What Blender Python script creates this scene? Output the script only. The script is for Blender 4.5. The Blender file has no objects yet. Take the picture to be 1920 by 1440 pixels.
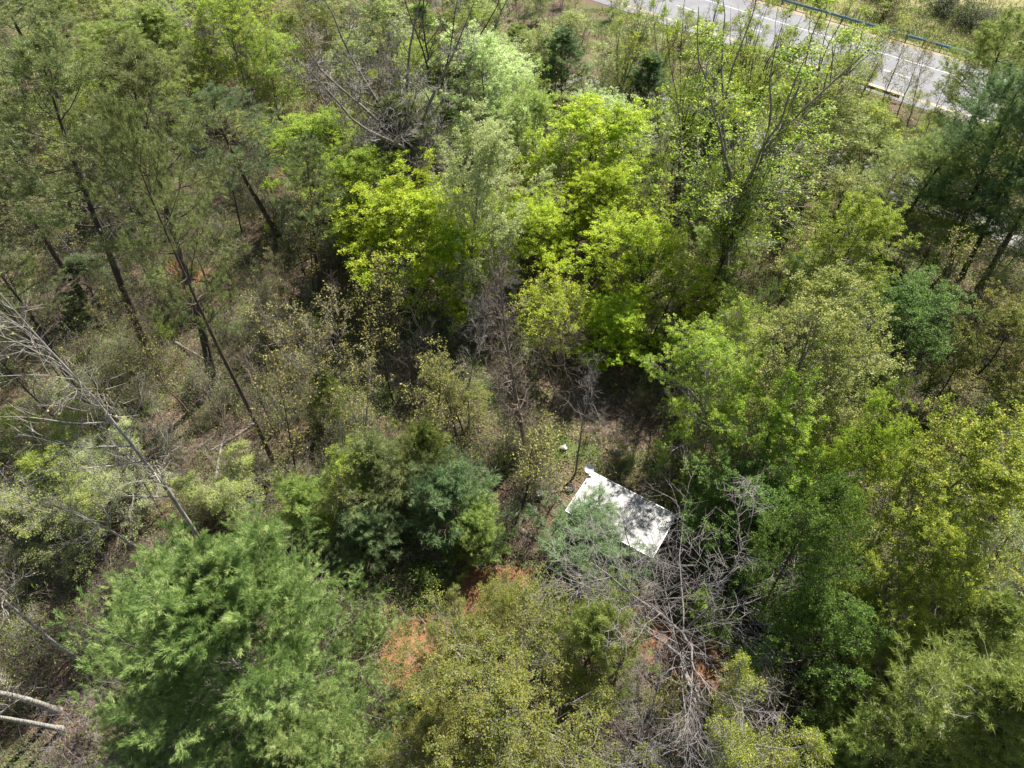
import bpy, math, random
import numpy as np
from mathutils import Vector, Matrix, Quaternion

sc = bpy.context.scene
# ------------------------------------------------------------------ camera
CAM_H = 36.0
NAD = math.radians(40.8)            # angle of the optical axis from straight down
FPX = 1310.0                        # focal length in pixels of the 1920 px wide photograph
cd = bpy.data.cameras.new("camera"); cam = bpy.data.objects.new("camera", cd)
sc.collection.objects.link(cam); sc.camera = cam
cd.sensor_width = 36.0; cd.lens = 36.0 * FPX / 1920.0; cd.clip_end = 3000.0; cd.clip_start = 0.1
cam.location = (0, 0, CAM_H); cam.rotation_euler = (NAD, 0, 0)
# ------------------------------------------------------------------ sky and sun
SUN_AZ = math.radians(33.0)         # from +Y (view direction) towards +X
SUN_EL = math.radians(52.0)
w = bpy.data.worlds.new("World"); sc.world = w; w.use_nodes = True
nt = w.node_tree; nt.nodes.clear()
sky = nt.nodes.new("ShaderNodeTexSky"); sky.sky_type = 'NISHITA'; sky.sun_disc = False
sky.sun_elevation = SUN_EL; sky.sun_rotation = SUN_AZ
bg = nt.nodes.new("ShaderNodeBackground"); bg.inputs[1].default_value = 0.05
wo = nt.nodes.new("ShaderNodeOutputWorld")
nt.links.new(sky.outputs[0], bg.inputs[0]); nt.links.new(bg.outputs[0], wo.inputs[0])
sl = bpy.data.lights.new("sun", 'SUN'); sl.energy = 5.0; sl.angle = math.radians(0.5); sl.color = (1.0, 0.95, 0.86)
so = bpy.data.objects.new("sun", sl); sc.collection.objects.link(so)
sdir = Vector((math.sin(SUN_AZ) * math.cos(SUN_EL), math.cos(SUN_AZ) * math.cos(SUN_EL), math.sin(SUN_EL)))
so.rotation_euler = sdir.to_track_quat('Z', 'Y').to_euler(); so.location = sdir * 120
sc.view_settings.view_transform = 'Standard'; sc.view_settings.look = 'None'
sc.view_settings.exposure = 1.15; sc.view_settings.gamma = 1.0
sc.cycles.max_bounces = 6; sc.cycles.diffuse_bounces = 2; sc.cycles.glossy_bounces = 2
sc.cycles.transmission_bounces = 3; sc.cycles.transparent_max_bounces = 4
sc.render.use_persistent_data = False

# ------------------------------------------------------------------ geometry of the view (for finding where on the ground things stand)
_R = np.array([1.0, 0, 0]); _U = np.array([0, math.cos(NAD), math.sin(NAD)]); _F = np.array([0, math.sin(NAD), -math.cos(NAD)])
def ray(x, y): return (x - 960) * _R + (720 - y) * _U + FPX * _F
def G(x, y, z=0.0):
    d = ray(x, y); return np.array([0, 0, CAM_H]) + d * ((CAM_H - z) / -d[2])
def depth(p): return float(np.dot(np.array(p) - np.array([0, 0, CAM_H]), _F))

# ------------------------------------------------------------------ materials
def new_mat(name):
    m = bpy.data.materials.new(name); m.use_nodes = True; m.node_tree.nodes.clear(); return m
def N(m, t, **kw):
    n = m.node_tree.nodes.new(t)
    for k, v in kw.items(): setattr(n, k, v)
    return n
def L(m, a, b): m.node_tree.links.new(a, b)
def ramp(m, stops):
    n = N(m, "ShaderNodeValToRGB"); e = n.color_ramp.elements
    e[0].position, e[0].color = stops[0][0], (*stops[0][1], 1)
    e[1].position, e[1].color = stops[-1][0], (*stops[-1][1], 1)
    for p, c in stops[1:-1]:
        q = e.new(p); q.color = (*c, 1)
    return n
def mixc(m, f, a, b, mode='MIX'):
    n = N(m, "ShaderNodeMix", data_type='RGBA', blend_type=mode)
    for i, v in ((0, f), (6, a), (7, b)):
        if hasattr(v, 'is_output'): L(m, v, n.inputs[i])
        else: n.inputs[i].default_value = v if i == 0 else (*v, 1)
    return n.outputs[2]
def noise(m, scale, detail=4, rough=0.6, vec=None):
    n = N(m, "ShaderNodeTexNoise"); n.inputs['Scale'].default_value = scale
    n.inputs['Detail'].default_value = detail; n.inputs['Roughness'].default_value = rough
    if vec is not None: L(m, vec, n.inputs['Vector'])
    return n.outputs[0]
def leaf_mat(name, c0, c1, c2, trans=0.5, rough=0.55):
    m = new_mat(name)
    at = N(m, "ShaderNodeAttribute", attribute_name="tint")
    r = ramp(m, [(0.0, c0), (0.5, c1), (1.0, c2)])
    tc = N(m, "ShaderNodeTexCoord"); nz = N(m, "ShaderNodeMath", operation='MULTIPLY_ADD'); L(m, noise(m, 0.75, 2, 0.6, tc.outputs['Object']), nz.inputs[0]); nz.inputs[1].default_value = 1.3; nz.inputs[2].default_value = -0.65
    ad = N(m, "ShaderNodeMath", operation='ADD', use_clamp=True); L(m, nz.outputs[0], ad.inputs[0]); L(m, at.outputs['Fac'], ad.inputs[1]); L(m, ad.outputs[0], r.inputs[0])
    oi = N(m, "ShaderNodeObjectInfo")
    hs = N(m, "ShaderNodeHueSaturation"); L(m, r.outputs[0], hs.inputs['Color'])
    mr = N(m, "ShaderNodeMapRange"); mr.inputs[3].default_value = 0.485; mr.inputs[4].default_value = 0.512
    L(m, oi.outputs['Random'], mr.inputs[0]); L(m, mr.outputs[0], hs.inputs['Hue'])
    mv = N(m, "ShaderNodeMapRange"); mv.inputs[3].default_value = 0.85; mv.inputs[4].default_value = 1.15
    L(m, oi.outputs['Random'], mv.inputs[0]); L(m, mv.outputs[0], hs.inputs['Value'])
    p = N(m, "ShaderNodeBsdfPrincipled"); p.inputs['Roughness'].default_value = rough
    p.inputs['Specular IOR Level'].default_value = 0.45
    L(m, hs.outputs[0], p.inputs['Base Color'])
    t = N(m, "ShaderNodeBsdfTranslucent"); L(m, hs.outputs[0], t.inputs['Color'])
    mx = N(m, "ShaderNodeMixShader"); mx.inputs[0].default_value = trans
    L(m, p.outputs[0], mx.inputs[1]); L(m, t.outputs[0], mx.inputs[2])
    o = N(m, "ShaderNodeOutputMaterial"); L(m, mx.outputs[0], o.inputs[0])
    return m
def bark_mat(name, c0, c1, scale=6.0, rough=0.85, zs=0.25, lim=(0.3, 0.7)):
    m = new_mat(name)
    tc = N(m, "ShaderNodeTexCoord"); mp = N(m, "ShaderNodeMapping"); mp.inputs['Scale'].default_value = (1, 1, zs)
    L(m, tc.outputs['Object'], mp.inputs[0])
    r = ramp(m, [(lim[0], c0), (lim[1], c1)]); L(m, noise(m, scale, 5, 0.65, mp.outputs[0]), r.inputs[0])
    p = N(m, "ShaderNodeBsdfPrincipled"); p.inputs['Roughness'].default_value = rough
    L(m, r.outputs[0], p.inputs['Base Color'])
    b = N(m, "ShaderNodeBump"); b.inputs['Strength'].default_value = 0.5; b.inputs['Distance'].default_value = 0.02
    L(m, noise(m, scale * 4, 4, 0.6, mp.outputs[0]), b.inputs['Height']); L(m, b.outputs[0], p.inputs['Normal'])
    o = N(m, "ShaderNodeOutputMaterial"); L(m, p.outputs[0], o.inputs[0])
    return m
def plain(name, c0, c1=None, scale=3.0, rough=0.6, metal=0.0, bump=0.0):
    m = new_mat(name); p = N(m, "ShaderNodeBsdfPrincipled"); p.inputs['Roughness'].default_value = rough
    p.inputs['Metallic'].default_value = metal
    tc = N(m, "ShaderNodeTexCoord")
    r = ramp(m, [(0.35, c0), (0.65, c1 or c0)]); L(m, noise(m, scale, 5, 0.65, tc.outputs['Object']), r.inputs[0])
    L(m, r.outputs[0], p.inputs['Base Color'])
    if bump:
        b = N(m, "ShaderNodeBump"); b.inputs['Strength'].default_value = bump; b.inputs['Distance'].default_value = 0.02
        L(m, noise(m, scale * 12, 3, 0.6, tc.outputs['Object']), b.inputs['Height']); L(m, b.outputs[0], p.inputs['Normal'])
    o = N(m, "ShaderNodeOutputMaterial"); L(m, p.outputs[0], o.inputs[0])
    return m

LF = {
 'bright':  leaf_mat("leaf_bright", (0.24, 0.36, 0.018), (0.49, 0.66, 0.026), (0.78, 0.83, 0.07), 0.55),
 'green':   leaf_mat("leaf_green", (0.17, 0.30, 0.02), (0.36, 0.53, 0.045), (0.58, 0.68, 0.11), 0.54),
 'pale':    leaf_mat("leaf_pale", (0.36, 0.48, 0.15), (0.60, 0.72, 0.28), (0.82, 0.87, 0.54), 0.52),
 'yellow':  leaf_mat("leaf_yellow", (0.16, 0.26, 0.02), (0.37, 0.50, 0.05), (0.68, 0.71, 0.12), 0.52),
 'olive':   leaf_mat("leaf_olive", (0.11, 0.15, 0.022), (0.24, 0.295, 0.045), (0.42, 0.39, 0.075), 0.5),
 'soft':    leaf_mat("leaf_soft", (0.20, 0.28, 0.05), (0.40, 0.49, 0.11), (0.64, 0.68, 0.24), 0.5),
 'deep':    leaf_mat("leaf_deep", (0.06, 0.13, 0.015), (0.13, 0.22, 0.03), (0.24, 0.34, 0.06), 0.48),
 'bud':     leaf_mat("leaf_bud",     (0.22, 0.20, 0.06), (0.36, 0.36, 0.08), (0.50, 0.48, 0.14), 0.4),
 'petal':   leaf_mat("petal",        (0.45, 0.48, 0.40), (0.65, 0.66, 0.60), (0.80, 0.80, 0.78), 0.4),
 'wpine':   leaf_mat("needle_blue", (0.075, 0.13, 0.035), (0.21, 0.31, 0.08), (0.52, 0.60, 0.23), 0.42, 0.5),
 'ypine':   leaf_mat("needle_olive", (0.09, 0.115, 0.035), (0.19, 0.235, 0.075), (0.35, 0.39, 0.15), 0.45, 0.5),
 'gpine':   leaf_mat("needle_green", (0.12, 0.18, 0.035), (0.28, 0.37, 0.08), (0.50, 0.57, 0.18), 0.5, 0.5),
 'dpine':   leaf_mat("needle_dark", (0.07, 0.12, 0.045), (0.15, 0.23, 0.085), (0.28, 0.38, 0.17), 0.5, 0.5),
 'weed':    leaf_mat("leaf_weed", (0.07, 0.12, 0.018), (0.16, 0.24, 0.04), (0.32, 0.40, 0.09), 0.45),
 'litter':  leaf_mat("leaf_litter", (0.05, 0.034, 0.022), (0.16, 0.11, 0.07), (0.40, 0.30, 0.21), 0.1, 0.7),
 'straw':   leaf_mat("grass_straw",  (0.13, 0.17, 0.04), (0.30, 0.31, 0.10), (0.46, 0.42, 0.20), 0.35),
}
BK = {
 'dark':  bark_mat("bark_dark",  (0.030, 0.024, 0.019), (0.085, 0.068, 0.055)),
 'pine':  bark_mat("bark_pine",  (0.045, 0.030, 0.022), (0.13, 0.09, 0.068)),
 'grey':  bark_mat("bark_grey",  (0.13, 0.115, 0.10), (0.30, 0.27, 0.245)),
 'pale':  bark_mat("bark_pale",  (0.20, 0.18, 0.16), (0.50, 0.46, 0.42), 4.0, 0.7),
 'birch': bark_mat("bark_birch", (0.09, 0.075, 0.06), (0.52, 0.49, 0.44), 6.0, 0.75, 2.2, (0.40, 0.56)),
 'rosy':  bark_mat("bark_rosy",  (0.12, 0.104, 0.10), (0.29, 0.26, 0.25)),
 'brown': bark_mat("bark_brown", (0.11, 0.08, 0.065), (0.27, 0.215, 0.175)),
}

# ------------------------------------------------------------------ mesh building
def vn(a): return a / np.maximum(np.linalg.norm(a, axis=-1, keepdims=True), 1e-9)
class MB:
    def __init__(s): s.v = []; s.f = []; s.n = 0
    def add(s, verts, faces, mat=0, tint=None, smooth=False):
        verts = np.asarray(verts, dtype=np.float32).reshape(-1, 3); faces = np.asarray(faces, dtype=np.int64)
        if len(faces) == 0: return
        if tint is None: tint = np.full(len(faces), 0.5, np.float32)
        s.v.append(verts); s.f.append((faces + s.n, mat, np.asarray(tint, np.float32), smooth)); s.n += len(verts)
    def tubes(s, pts, rad, k=5, mat=0, smooth=True, tint=None):
        pts = np.asarray(pts, float); M, n, _ = pts.shape
        if M == 0: return
        t = vn(np.gradient(pts, axis=1)); ov = vn(pts[:, -1] - pts[:, 0])
        ref = np.where((np.abs(ov[:, 2]) > 0.8)[:, None], np.array([[1.0, 0.1, 0]]), np.array([[0.05, 0.05, 1.0]]))[:, None, :]
        u = vn(np.cross(t, np.broadcast_to(ref, t.shape))); w_ = np.cross(t, u)
        a = np.arange(k) * 2 * np.pi / k
        ring = pts[:, :, None, :] + rad[:, :, None, None] * (np.cos(a)[None, None, :, None] * u[:, :, None, :] + np.sin(a)[None, None, :, None] * w_[:, :, None, :])
        base = (np.arange(M) * n * k)[:, None, None] + (np.arange(n - 1) * k)[None, :, None]
        j = np.arange(k)[None, None, :]; j2 = (j + 1) % k
        f = np.stack([base + j, base + j2, base + k + j2, base + k + j], -1).reshape(-1, 4)
        s.add(ring.reshape(-1, 3), f, mat, None, smooth)
    def leaves(s, rng, c, size, up=0.6, mat=0, tint=None, aspect=0.62):
        n = len(c)
        if n == 0: return
        nr = vn(rng.normal(size=(n, 3)) + np.array([0, 0, up])); a = vn(np.cross(nr, rng.normal(size=(n, 3)))); b = np.cross(nr, a)
        size = np.broadcast_to(np.asarray(size, float), (n,))[:, None]
        v = np.stack([c - a * size * .5, c + b * size * .5 * aspect + a * size * .05, c + a * size * .5, c - b * size * .5 * aspect + a * size * .05], 1)
        f = np.arange(n * 4).reshape(n, 4)
        if tint is None: tint = rng.random(n)
        s.add(v, f, mat, tint)
    def needles(s, rng, c, d, ln, wd, k, spread=0.75, mat=0, tint=None):
        n = len(c)
        if n == 0: return
        if tint is None: tint = rng.random(n)
        C = np.repeat(c, k, 0); Dv = vn(np.repeat(d, k, 0) + spread * rng.normal(size=(n * k, 3)) + np.array([0, 0, 0.12]))
        C = C + rng.normal(size=C.shape) * ln * 0.18
        sd = vn(np.cross(Dv, rng.normal(size=Dv.shape))); l = ln * rng.uniform(0.7, 1.25, (n * k, 1))
        v = np.stack([C - sd * wd * .5, C + sd * wd * .5, C + Dv * l], 1)
        s.add(v, np.arange(n * k * 3).reshape(-1, 3), mat, np.clip(np.repeat(tint, k) + rng.normal(size=n * k) * 0.08, 0, 1))
    def box(s, c, sz, rz=0.0, mat=0, rx=0.0, ry=0.0):
        x, y, z = [q / 2 for q in sz]
        v = np.array([(a * x, b * y, e * z) for a in (-1, 1) for b in (-1, 1) for e in (-1, 1)])
        Rm = np.array(Matrix.Rotation(rz, 3, 'Z') @ Matrix.Rotation(ry, 3, 'Y') @ Matrix.Rotation(rx, 3, 'X'))
        v = v @ Rm.T + np.array(c)
        s.add(v, [(0, 1, 3, 2), (4, 6, 7, 5), (0, 4, 5, 1), (2, 3, 7, 6), (0, 2, 6, 4), (1, 5, 7, 3)], mat)
    def prism(s, poly, z0, z1, mat=0):
        n = len(poly); v = [(x, y, z0) for x, y in poly] + [(x, y, z1) for x, y in poly]
        s.add(v, [(i, (i + 1) % n, n + (i + 1) % n, n + i) for i in range(n)], mat)
        if n == 4: s.add(v, [(4, 5, 6, 7), (3, 2, 1, 0)], mat)
    def mesh(s, name, mats):
        me = bpy.data.meshes.new(name)
        V = np.concatenate(s.v) if s.v else np.zeros((0, 3), np.float32)
        me.vertices.add(len(V)); me.vertices.foreach_set("co", V.reshape(-1).astype(np.float32))
        li = np.concatenate([f.reshape(-1) for f, _, _, _ in s.f]); cnt = np.concatenate([np.full(len(f), f.shape[1]) for f, _, _, _ in s.f])
        me.loops.add(len(li)); me.loops.foreach_set("vertex_index", li.astype(np.int32))
        st = np.zeros(len(cnt), np.int32); st[1:] = np.cumsum(cnt)[:-1]
        me.polygons.add(len(cnt)); me.polygons.foreach_set("loop_start", st)
        me.polygons.foreach_set("material_index", np.concatenate([np.full(len(f), m) for f, m, _, _ in s.f]).astype(np.int32))
        me.polygons.foreach_set("use_smooth", np.concatenate([np.full(len(f), sm) for f, _, _, sm in s.f]).astype(bool))
        a = me.attributes.new("tint", 'FLOAT', 'FACE'); a.data.foreach_set("value", np.concatenate([t for _, _, t, _ in s.f]))
        me.update(calc_edges=True)
        for m in mats: me.materials.append(m)
        return me

def obj(name, me, parent=None):
    o = bpy.data.objects.new(name, me); sc.collection.objects.link(o)
    if parent is not None: o.parent = parent
    return o
def tag(o, label=None, cat=None, group=None, kind=None):
    if label: o["label"] = label
    if cat: o["category"] = cat
    if group: o["group"] = group
    if kind: o["kind"] = kind
    return o
def empty(name, loc, label, cat, group=None):
    o = bpy.data.objects.new(name, None); sc.collection.objects.link(o); o.location = loc; o.empty_display_size = 0.3
    return tag(o, label, cat, group)

# ------------------------------------------------------------------ plant growth
def grow(rng, P, D, Ln, R0, n, wander=0.15, up=0.0, taper=0.25):
    M = len(P); P = np.array(P, float); D = vn(np.array(D, float)); Ln = np.broadcast_to(np.asarray(Ln, float), (M,)); R0 = np.broadcast_to(np.asarray(R0, float), (M,))
    pts = np.zeros((M, n, 3)); pts[:, 0] = P; st = (Ln / (n - 1))[:, None]; d = D
    up = np.broadcast_to(np.asarray(up, float), (M,))[:, None]
    for i in range(1, n):
        d = vn(d + wander * rng.normal(size=(M, 3)) + up * np.array([0, 0, 1.0])); P = P + d * st; pts[:, i] = P
    rad = R0[:, None] * (1 - (1 - taper) * np.linspace(0, 1, n)[None, :])
    return pts, rad
def sprout(rng, pts, rad, m, t0, t1, ang, angj=0.15, planar=None):
    M, n, _ = pts.shape
    t = t0 + (t1 - t0) * (np.arange(m)[None, :] + rng.random((M, m))) / m; t = np.clip(t, 0, 0.999)
    x = t * (n - 1); i = x.astype(int); fr = (x - i)[..., None]; ii = np.arange(M)[:, None]
    P = pts[ii, i] * (1 - fr) + pts[ii, i + 1] * fr; T = vn(pts[ii, i + 1] - pts[ii, i])
    r = rad[ii, i] * (1 - fr[..., 0]) + rad[ii, i + 1] * fr[..., 0]
    if planar is None: q = rng.normal(size=(M, m, 3))
    else:
        q = np.cross(T, np.array([0, 0, 1.0])) * np.where(np.arange(m) % 2 == 0, 1, -1)[None, :, None] + planar * rng.normal(size=(M, m, 3))
    q = vn(q - T * np.sum(q * T, -1, keepdims=True))
    a = (ang(t) if callable(ang) else ang) + angj * rng.normal(size=(M, m)); a = a[..., None]
    D = np.cos(a) * T + np.sin(a) * q
    return P.reshape(-1, 3), D.reshape(-1, 3), t.reshape(-1), r.reshape(-1), np.repeat(np.arange(M), m)

def trunk_line(rng, Ht, r, n=12, wander=0.04, lean=0.0):
    pts, rad = grow(rng, [[0, 0, -0.4]], [[lean, 0, 1]], Ht + 0.4, r, n, wander, 0.06, 0.12)
    rad[:, 0] *= 1.5; rad[:, 1] *= 1.06
    return pts, rad

PROTO = {}
def register(key, t, c, C):
    V = np.concatenate([v[::4] for v in C.v]); rr = np.hypot(V[:, 0], V[:, 1])
    PROTO[key] = dict(t=t, c=c, H=float(np.percentile(V[:, 2], 99.7)), W=2 * float(np.percentile(rr, 93)), cz=float(np.percentile(V[:, 2], 55) / np.percentile(V[:, 2], 99.7)))
def broadleaf(key, seed, Ht=14.0, W=8.0, r=0.17, f0=0.3, limbs=22, sec=7, ter=6, leafn=8, lsize=0.11, lspread=0.16, q=0, wander=0.14, low=1.15, high=0.35, fork=0, prof=None, tk=3, lup=0.9, tw=0.05, forkat=0.55, fm=2.4, fs=0.55, clump=1.0, twigr=0.006):
    rng = np.random.default_rng(seed)
    T = MB(); C = MB()
    tp, tr = trunk_line(rng, Ht * (0.93 if fork == 0 else forkat), r, 14, tw)
    T.tubes(tp, tr, 8)
    tips_p, tips_r = tp, tr
    if fork:
        P = np.repeat(tp[:, -1], fork, 0); az = rng.uniform(0, 6.28) + np.arange(fork) * 6.28 / fork
        D = np.stack([np.cos(az) * fs, np.sin(az) * fs, np.ones(fork)], 1)
        fp, fr = grow(rng, P, D, Ht * (1 - forkat), tr[0, -1] * fm, 10, 0.08, 0.05, 0.15)
        fr[:, 0] *= 0.9; T.tubes(fp, fr, 6)
        tr[:, -3:] = np.maximum(tr[:, -3:], tr[0, -1] * fm)
    pr = prof or (lambda t: np.sqrt(np.clip(1 - ((t - 0.42) / 0.66) ** 2, 0.03, 1)))
    lp0, ld0, lt0, lr0, _ = sprout(rng, tp, tr, limbs, f0, 0.97, lambda t: low + (high - low) * t, 0.18)
    ln0 = W / 2 * pr((lt0 - f0) / (1 - f0) if not fork else lt0 * 0.6) * rng.uniform(0.7, 1.15, len(lt0))
    lp, lr = grow(rng, lp0, ld0, np.maximum(ln0, 0.3), np.clip(lr0 * 0.55, 0.015, 0.09) * np.clip(ln0 / (W / 2), .4, 1), 8, wander, 0.06, 0.2)
    if fork:
        a, b, t_, r_, _ = sprout(rng, fp, fr, max(3, limbs // fork), 0.05, 0.97, 0.75, 0.2)
        l2, r2 = grow(rng, a, b, W / 2 * 0.6 * (1.1 - 0.75 * t_), np.clip(r_ * 0.6, 0.012, 0.06), 8, wander, 0.08, 0.2)
        lp = np.concatenate([lp, l2]); lr = np.concatenate([lr, r2])
    T.tubes(lp, lr, 5)
    LL = np.linalg.norm(lp[:, -1] - lp[:, 0], axis=1)
    a, b, t_, r_, pi = sprout(rng, lp, lr, sec, 0.22, 1.0, 0.75, 0.22)
    sp, sr = grow(rng, a, b, LL[pi] * 0.46 * (1.15 - 0.7 * t_) + 0.15, np.clip(r_ * 0.55, 0.008, 0.04), 6, wander * 1.1, 0.04, 0.25)
    C.tubes(sp, sr, 4, 1)
    LL2 = np.linalg.norm(sp[:, -1] - sp[:, 0], axis=1)
    a, b, t_, r_, pi = sprout(rng, sp, sr, ter, 0.2, 1.0, 0.75, 0.25)
    ep, er = grow(rng, a, b, LL2[pi] * 0.5 * (1.15 - 0.6 * t_) + 0.12, np.clip(r_ * 0.55, twigr, 0.02), 4, wander * 1.2, 0.03, 0.35)
    C.tubes(ep, er, tk, 1, False)
    if q:
        a, b, t_, r_, pi = sprout(rng, ep, er, q, 0.15, 1.0, 0.8, 0.25)
        L3 = np.linalg.norm(ep[:, -1] - ep[:, 0], axis=1)
        ep2, er2 = grow(rng, a, b, L3[pi] * 0.55 + 0.10, np.clip(r_ * 0.6, twigr * .85, 0.014), 4, wander * 1.3, 0.03, 0.4)
        C.tubes(ep2, er2, 3, 1, False)
        ep = np.concatenate([ep, ep2]) if leafn else ep
    if leafn:
        e = ep; M = len(e); m = max(1, int(leafn)); 
        # twigs differ in how far they have leafed out, limb by limb
        keep = rng.random(M) < clump; e = e[keep]; M = len(e)
        m = max(1, round(m / 6)); k = 6 if leafn > 5 else int(leafn)
        t_ = 1 - 0.75 * rng.random((M, m)) ** 1.6; x = t_ * (e.shape[1] - 1.001); i = x.astype(int); fr_ = (x - i)[..., None]
        c = e[np.arange(M)[:, None], i] * (1 - fr_) + e[np.arange(M)[:, None], i + 1] * fr_ + rng.normal(size=(M, m, 3)) * 0.03
        base = np.clip(rng.normal(0.5, 0.22, (M, m, 1)), 0, 1)
        c = c[:, :, None, :] + rng.normal(size=(M, m, k, 3)) * lspread * 0.5 * np.array([1, 1, 0.5])
        C.leaves(rng, c.reshape(-1, 3), lsize * rng.uniform(0.7, 1.35, M * m * k), lup, 0, np.clip(base + rng.normal(size=(M, m, k)) * 0.12, 0, 1).reshape(-1))
    register(key, T.mesh("trunk", [BK['grey']]), C.mesh("crown", [LF['green'], BK['grey']]), C)

def pine(key, seed, Ht=18.0, W=8.0, r=0.2, f0=0.45, step=0.55, per=5, sec=9, tuft=3, k=8, nl=0.16, nw=0.022, low=1.5, high=0.6, up=0.05, dead=0, pw=0.7, wander=0.07, spread=0.75, ter=3, spikes=0, flat=0.2, irr=0.7):
    rng = np.random.default_rng(seed); T = MB(); C = MB()
    tp, tr = trunk_line(rng, Ht, r, 16, 0.03); T.tubes(tp, tr, 8)
    hs = np.arange(f0 * Ht, Ht * 0.985, step); P = []; D = []; Ln = []; Rr = []
    for h in hs:
        t = h / Ht; u = (t - f0) / (1 - f0); x = t * 15 * 0.999; i = int(x); c = tp[0, i] * (1 - x + i) + tp[0, i + 1] * (x - i)
        a0 = rng.uniform(0, 6.28)
        for j in range(per):
            a = a0 + j * 6.28 / per + rng.normal() * 0.25; el = low + (high - low) * u + rng.normal() * 0.12
            P.append(c + np.array([0, 0, rng.normal() * 0.06])); D.append([math.sin(el) * math.cos(a), math.sin(el) * math.sin(a), math.cos(el)])
            Ln.append(W / 2 * max(0.12, (1 - u) ** pw * min(1, 0.65 + u * 1.6)) * rng.uniform(irr, 1.15)); Rr.append(0.02 + 0.03 * (1 - u))
    bp, br = grow(rng, P, D, Ln, Rr, 8, wander, up, 0.2); T.tubes(bp, br, 4)
    LB = np.array(Ln)
    a, b, t_, r_, pi = sprout(rng, bp, br, sec, 0.22, 1.0, 0.8, 0.15, flat)
    sp, sr = grow(rng, a, b, LB[pi] * 0.42 * (1.1 - 0.75 * t_) + 0.18, np.clip(r_ * .5, 0.006, 0.02), 5, wander, 0.05, 0.4); C.tubes(sp, sr, 3, 1, False)
    tw = [sp]
    if ter:
        L2 = np.linalg.norm(sp[:, -1] - sp[:, 0], axis=1)
        a, b, t_, r_, pi = sprout(rng, sp, sr, ter, 0.25, 1.0, 0.75, 0.15, 0.35)
        ep, er = grow(rng, a, b, L2[pi] * 0.4 + 0.08, 0.006, 5, wander, 0.05, 0.5); tw.append(ep)
    tint_l = rng.normal(0.5, 0.14, len(bp))
    for e in tw:
        M = len(e); m = tuft
        t_ = 0.3 + 0.7 * (np.arange(m)[None, :] + rng.random((M, m))) / m; x = t_ * (e.shape[1] - 1.001); i = x.astype(int); fr = (x - i)[..., None]
        c = e[np.arange(M)[:, None], i] * (1 - fr) + e[np.arange(M)[:, None], i + 1] * fr; d = vn(e[np.arange(M)[:, None], i + 1] - e[np.arange(M)[:, None], i])
        tn = np.clip(rng.normal(0.5, 0.17, (M, 1)) + (t_ - 0.6) * 0.35, 0, 1)  # tint rises towards twig tips, putting sunlit tips into the needle colour
        C.needles(rng, c.reshape(-1, 3), d.reshape(-1, 3), nl, nw, k, spread, 0, np.broadcast_to(tn, (M, m)).reshape(-1))
    for q in range(spikes):
        x = (0.35 + 0.62 * q / spikes) * 15; i = int(x); c = tp[0, i]; a0 = rng.uniform(0, 6.28); n_ = int(rng.integers(4, 9))
        D_ = [[math.cos(a0 + j * 6.28 / n_ + rng.normal() * .2), math.sin(a0 + j * 6.28 / n_ + rng.normal() * .2), 0.35] for j in range(n_)]
        dp, dr = grow(rng, np.tile(c, (n_, 1)), D_, rng.uniform(0.4, 1.6, n_), 0.014, 7, 0.08, 0.02, 0.25); T.tubes(dp, dr, 4)
        a, b, t_, r_, pi = sprout(rng, dp, dr, 3, 0.4, 1, 0.6, 0.2); e1, e2 = grow(rng, a, b, 0.5, 0.010, 4, 0.1, 0, 0.4); T.tubes(e1, e2, 3)
    if dead:
        tpd, trd, tt, rr, _ = sprout(rng, tp, tr, dead, 0.2, max(f0, 0.3), 1.45, 0.2)
        dp, dr = grow(rng, tpd, tpd * 0 + trd, W * 0.24 * rng.uniform(0.4, 1.2, len(tt)), 0.022, 6, 0.1, -0.01, 0.3); T.tubes(dp, dr, 4)
        a, b, t_, r_, pi = sprout(rng, dp, dr, 4, 0.3, 1, 0.8, 0.2); e1, e2 = grow(rng, a, b, 0.5, 0.008, 4, 0.2, 0, 0.4); C.tubes(e1, e2, 3, 1, False)
    register(key, T.mesh("trunk", [BK['pine']]), C.mesh("crown", [LF['gpine'], BK['pine']]), C)

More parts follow.
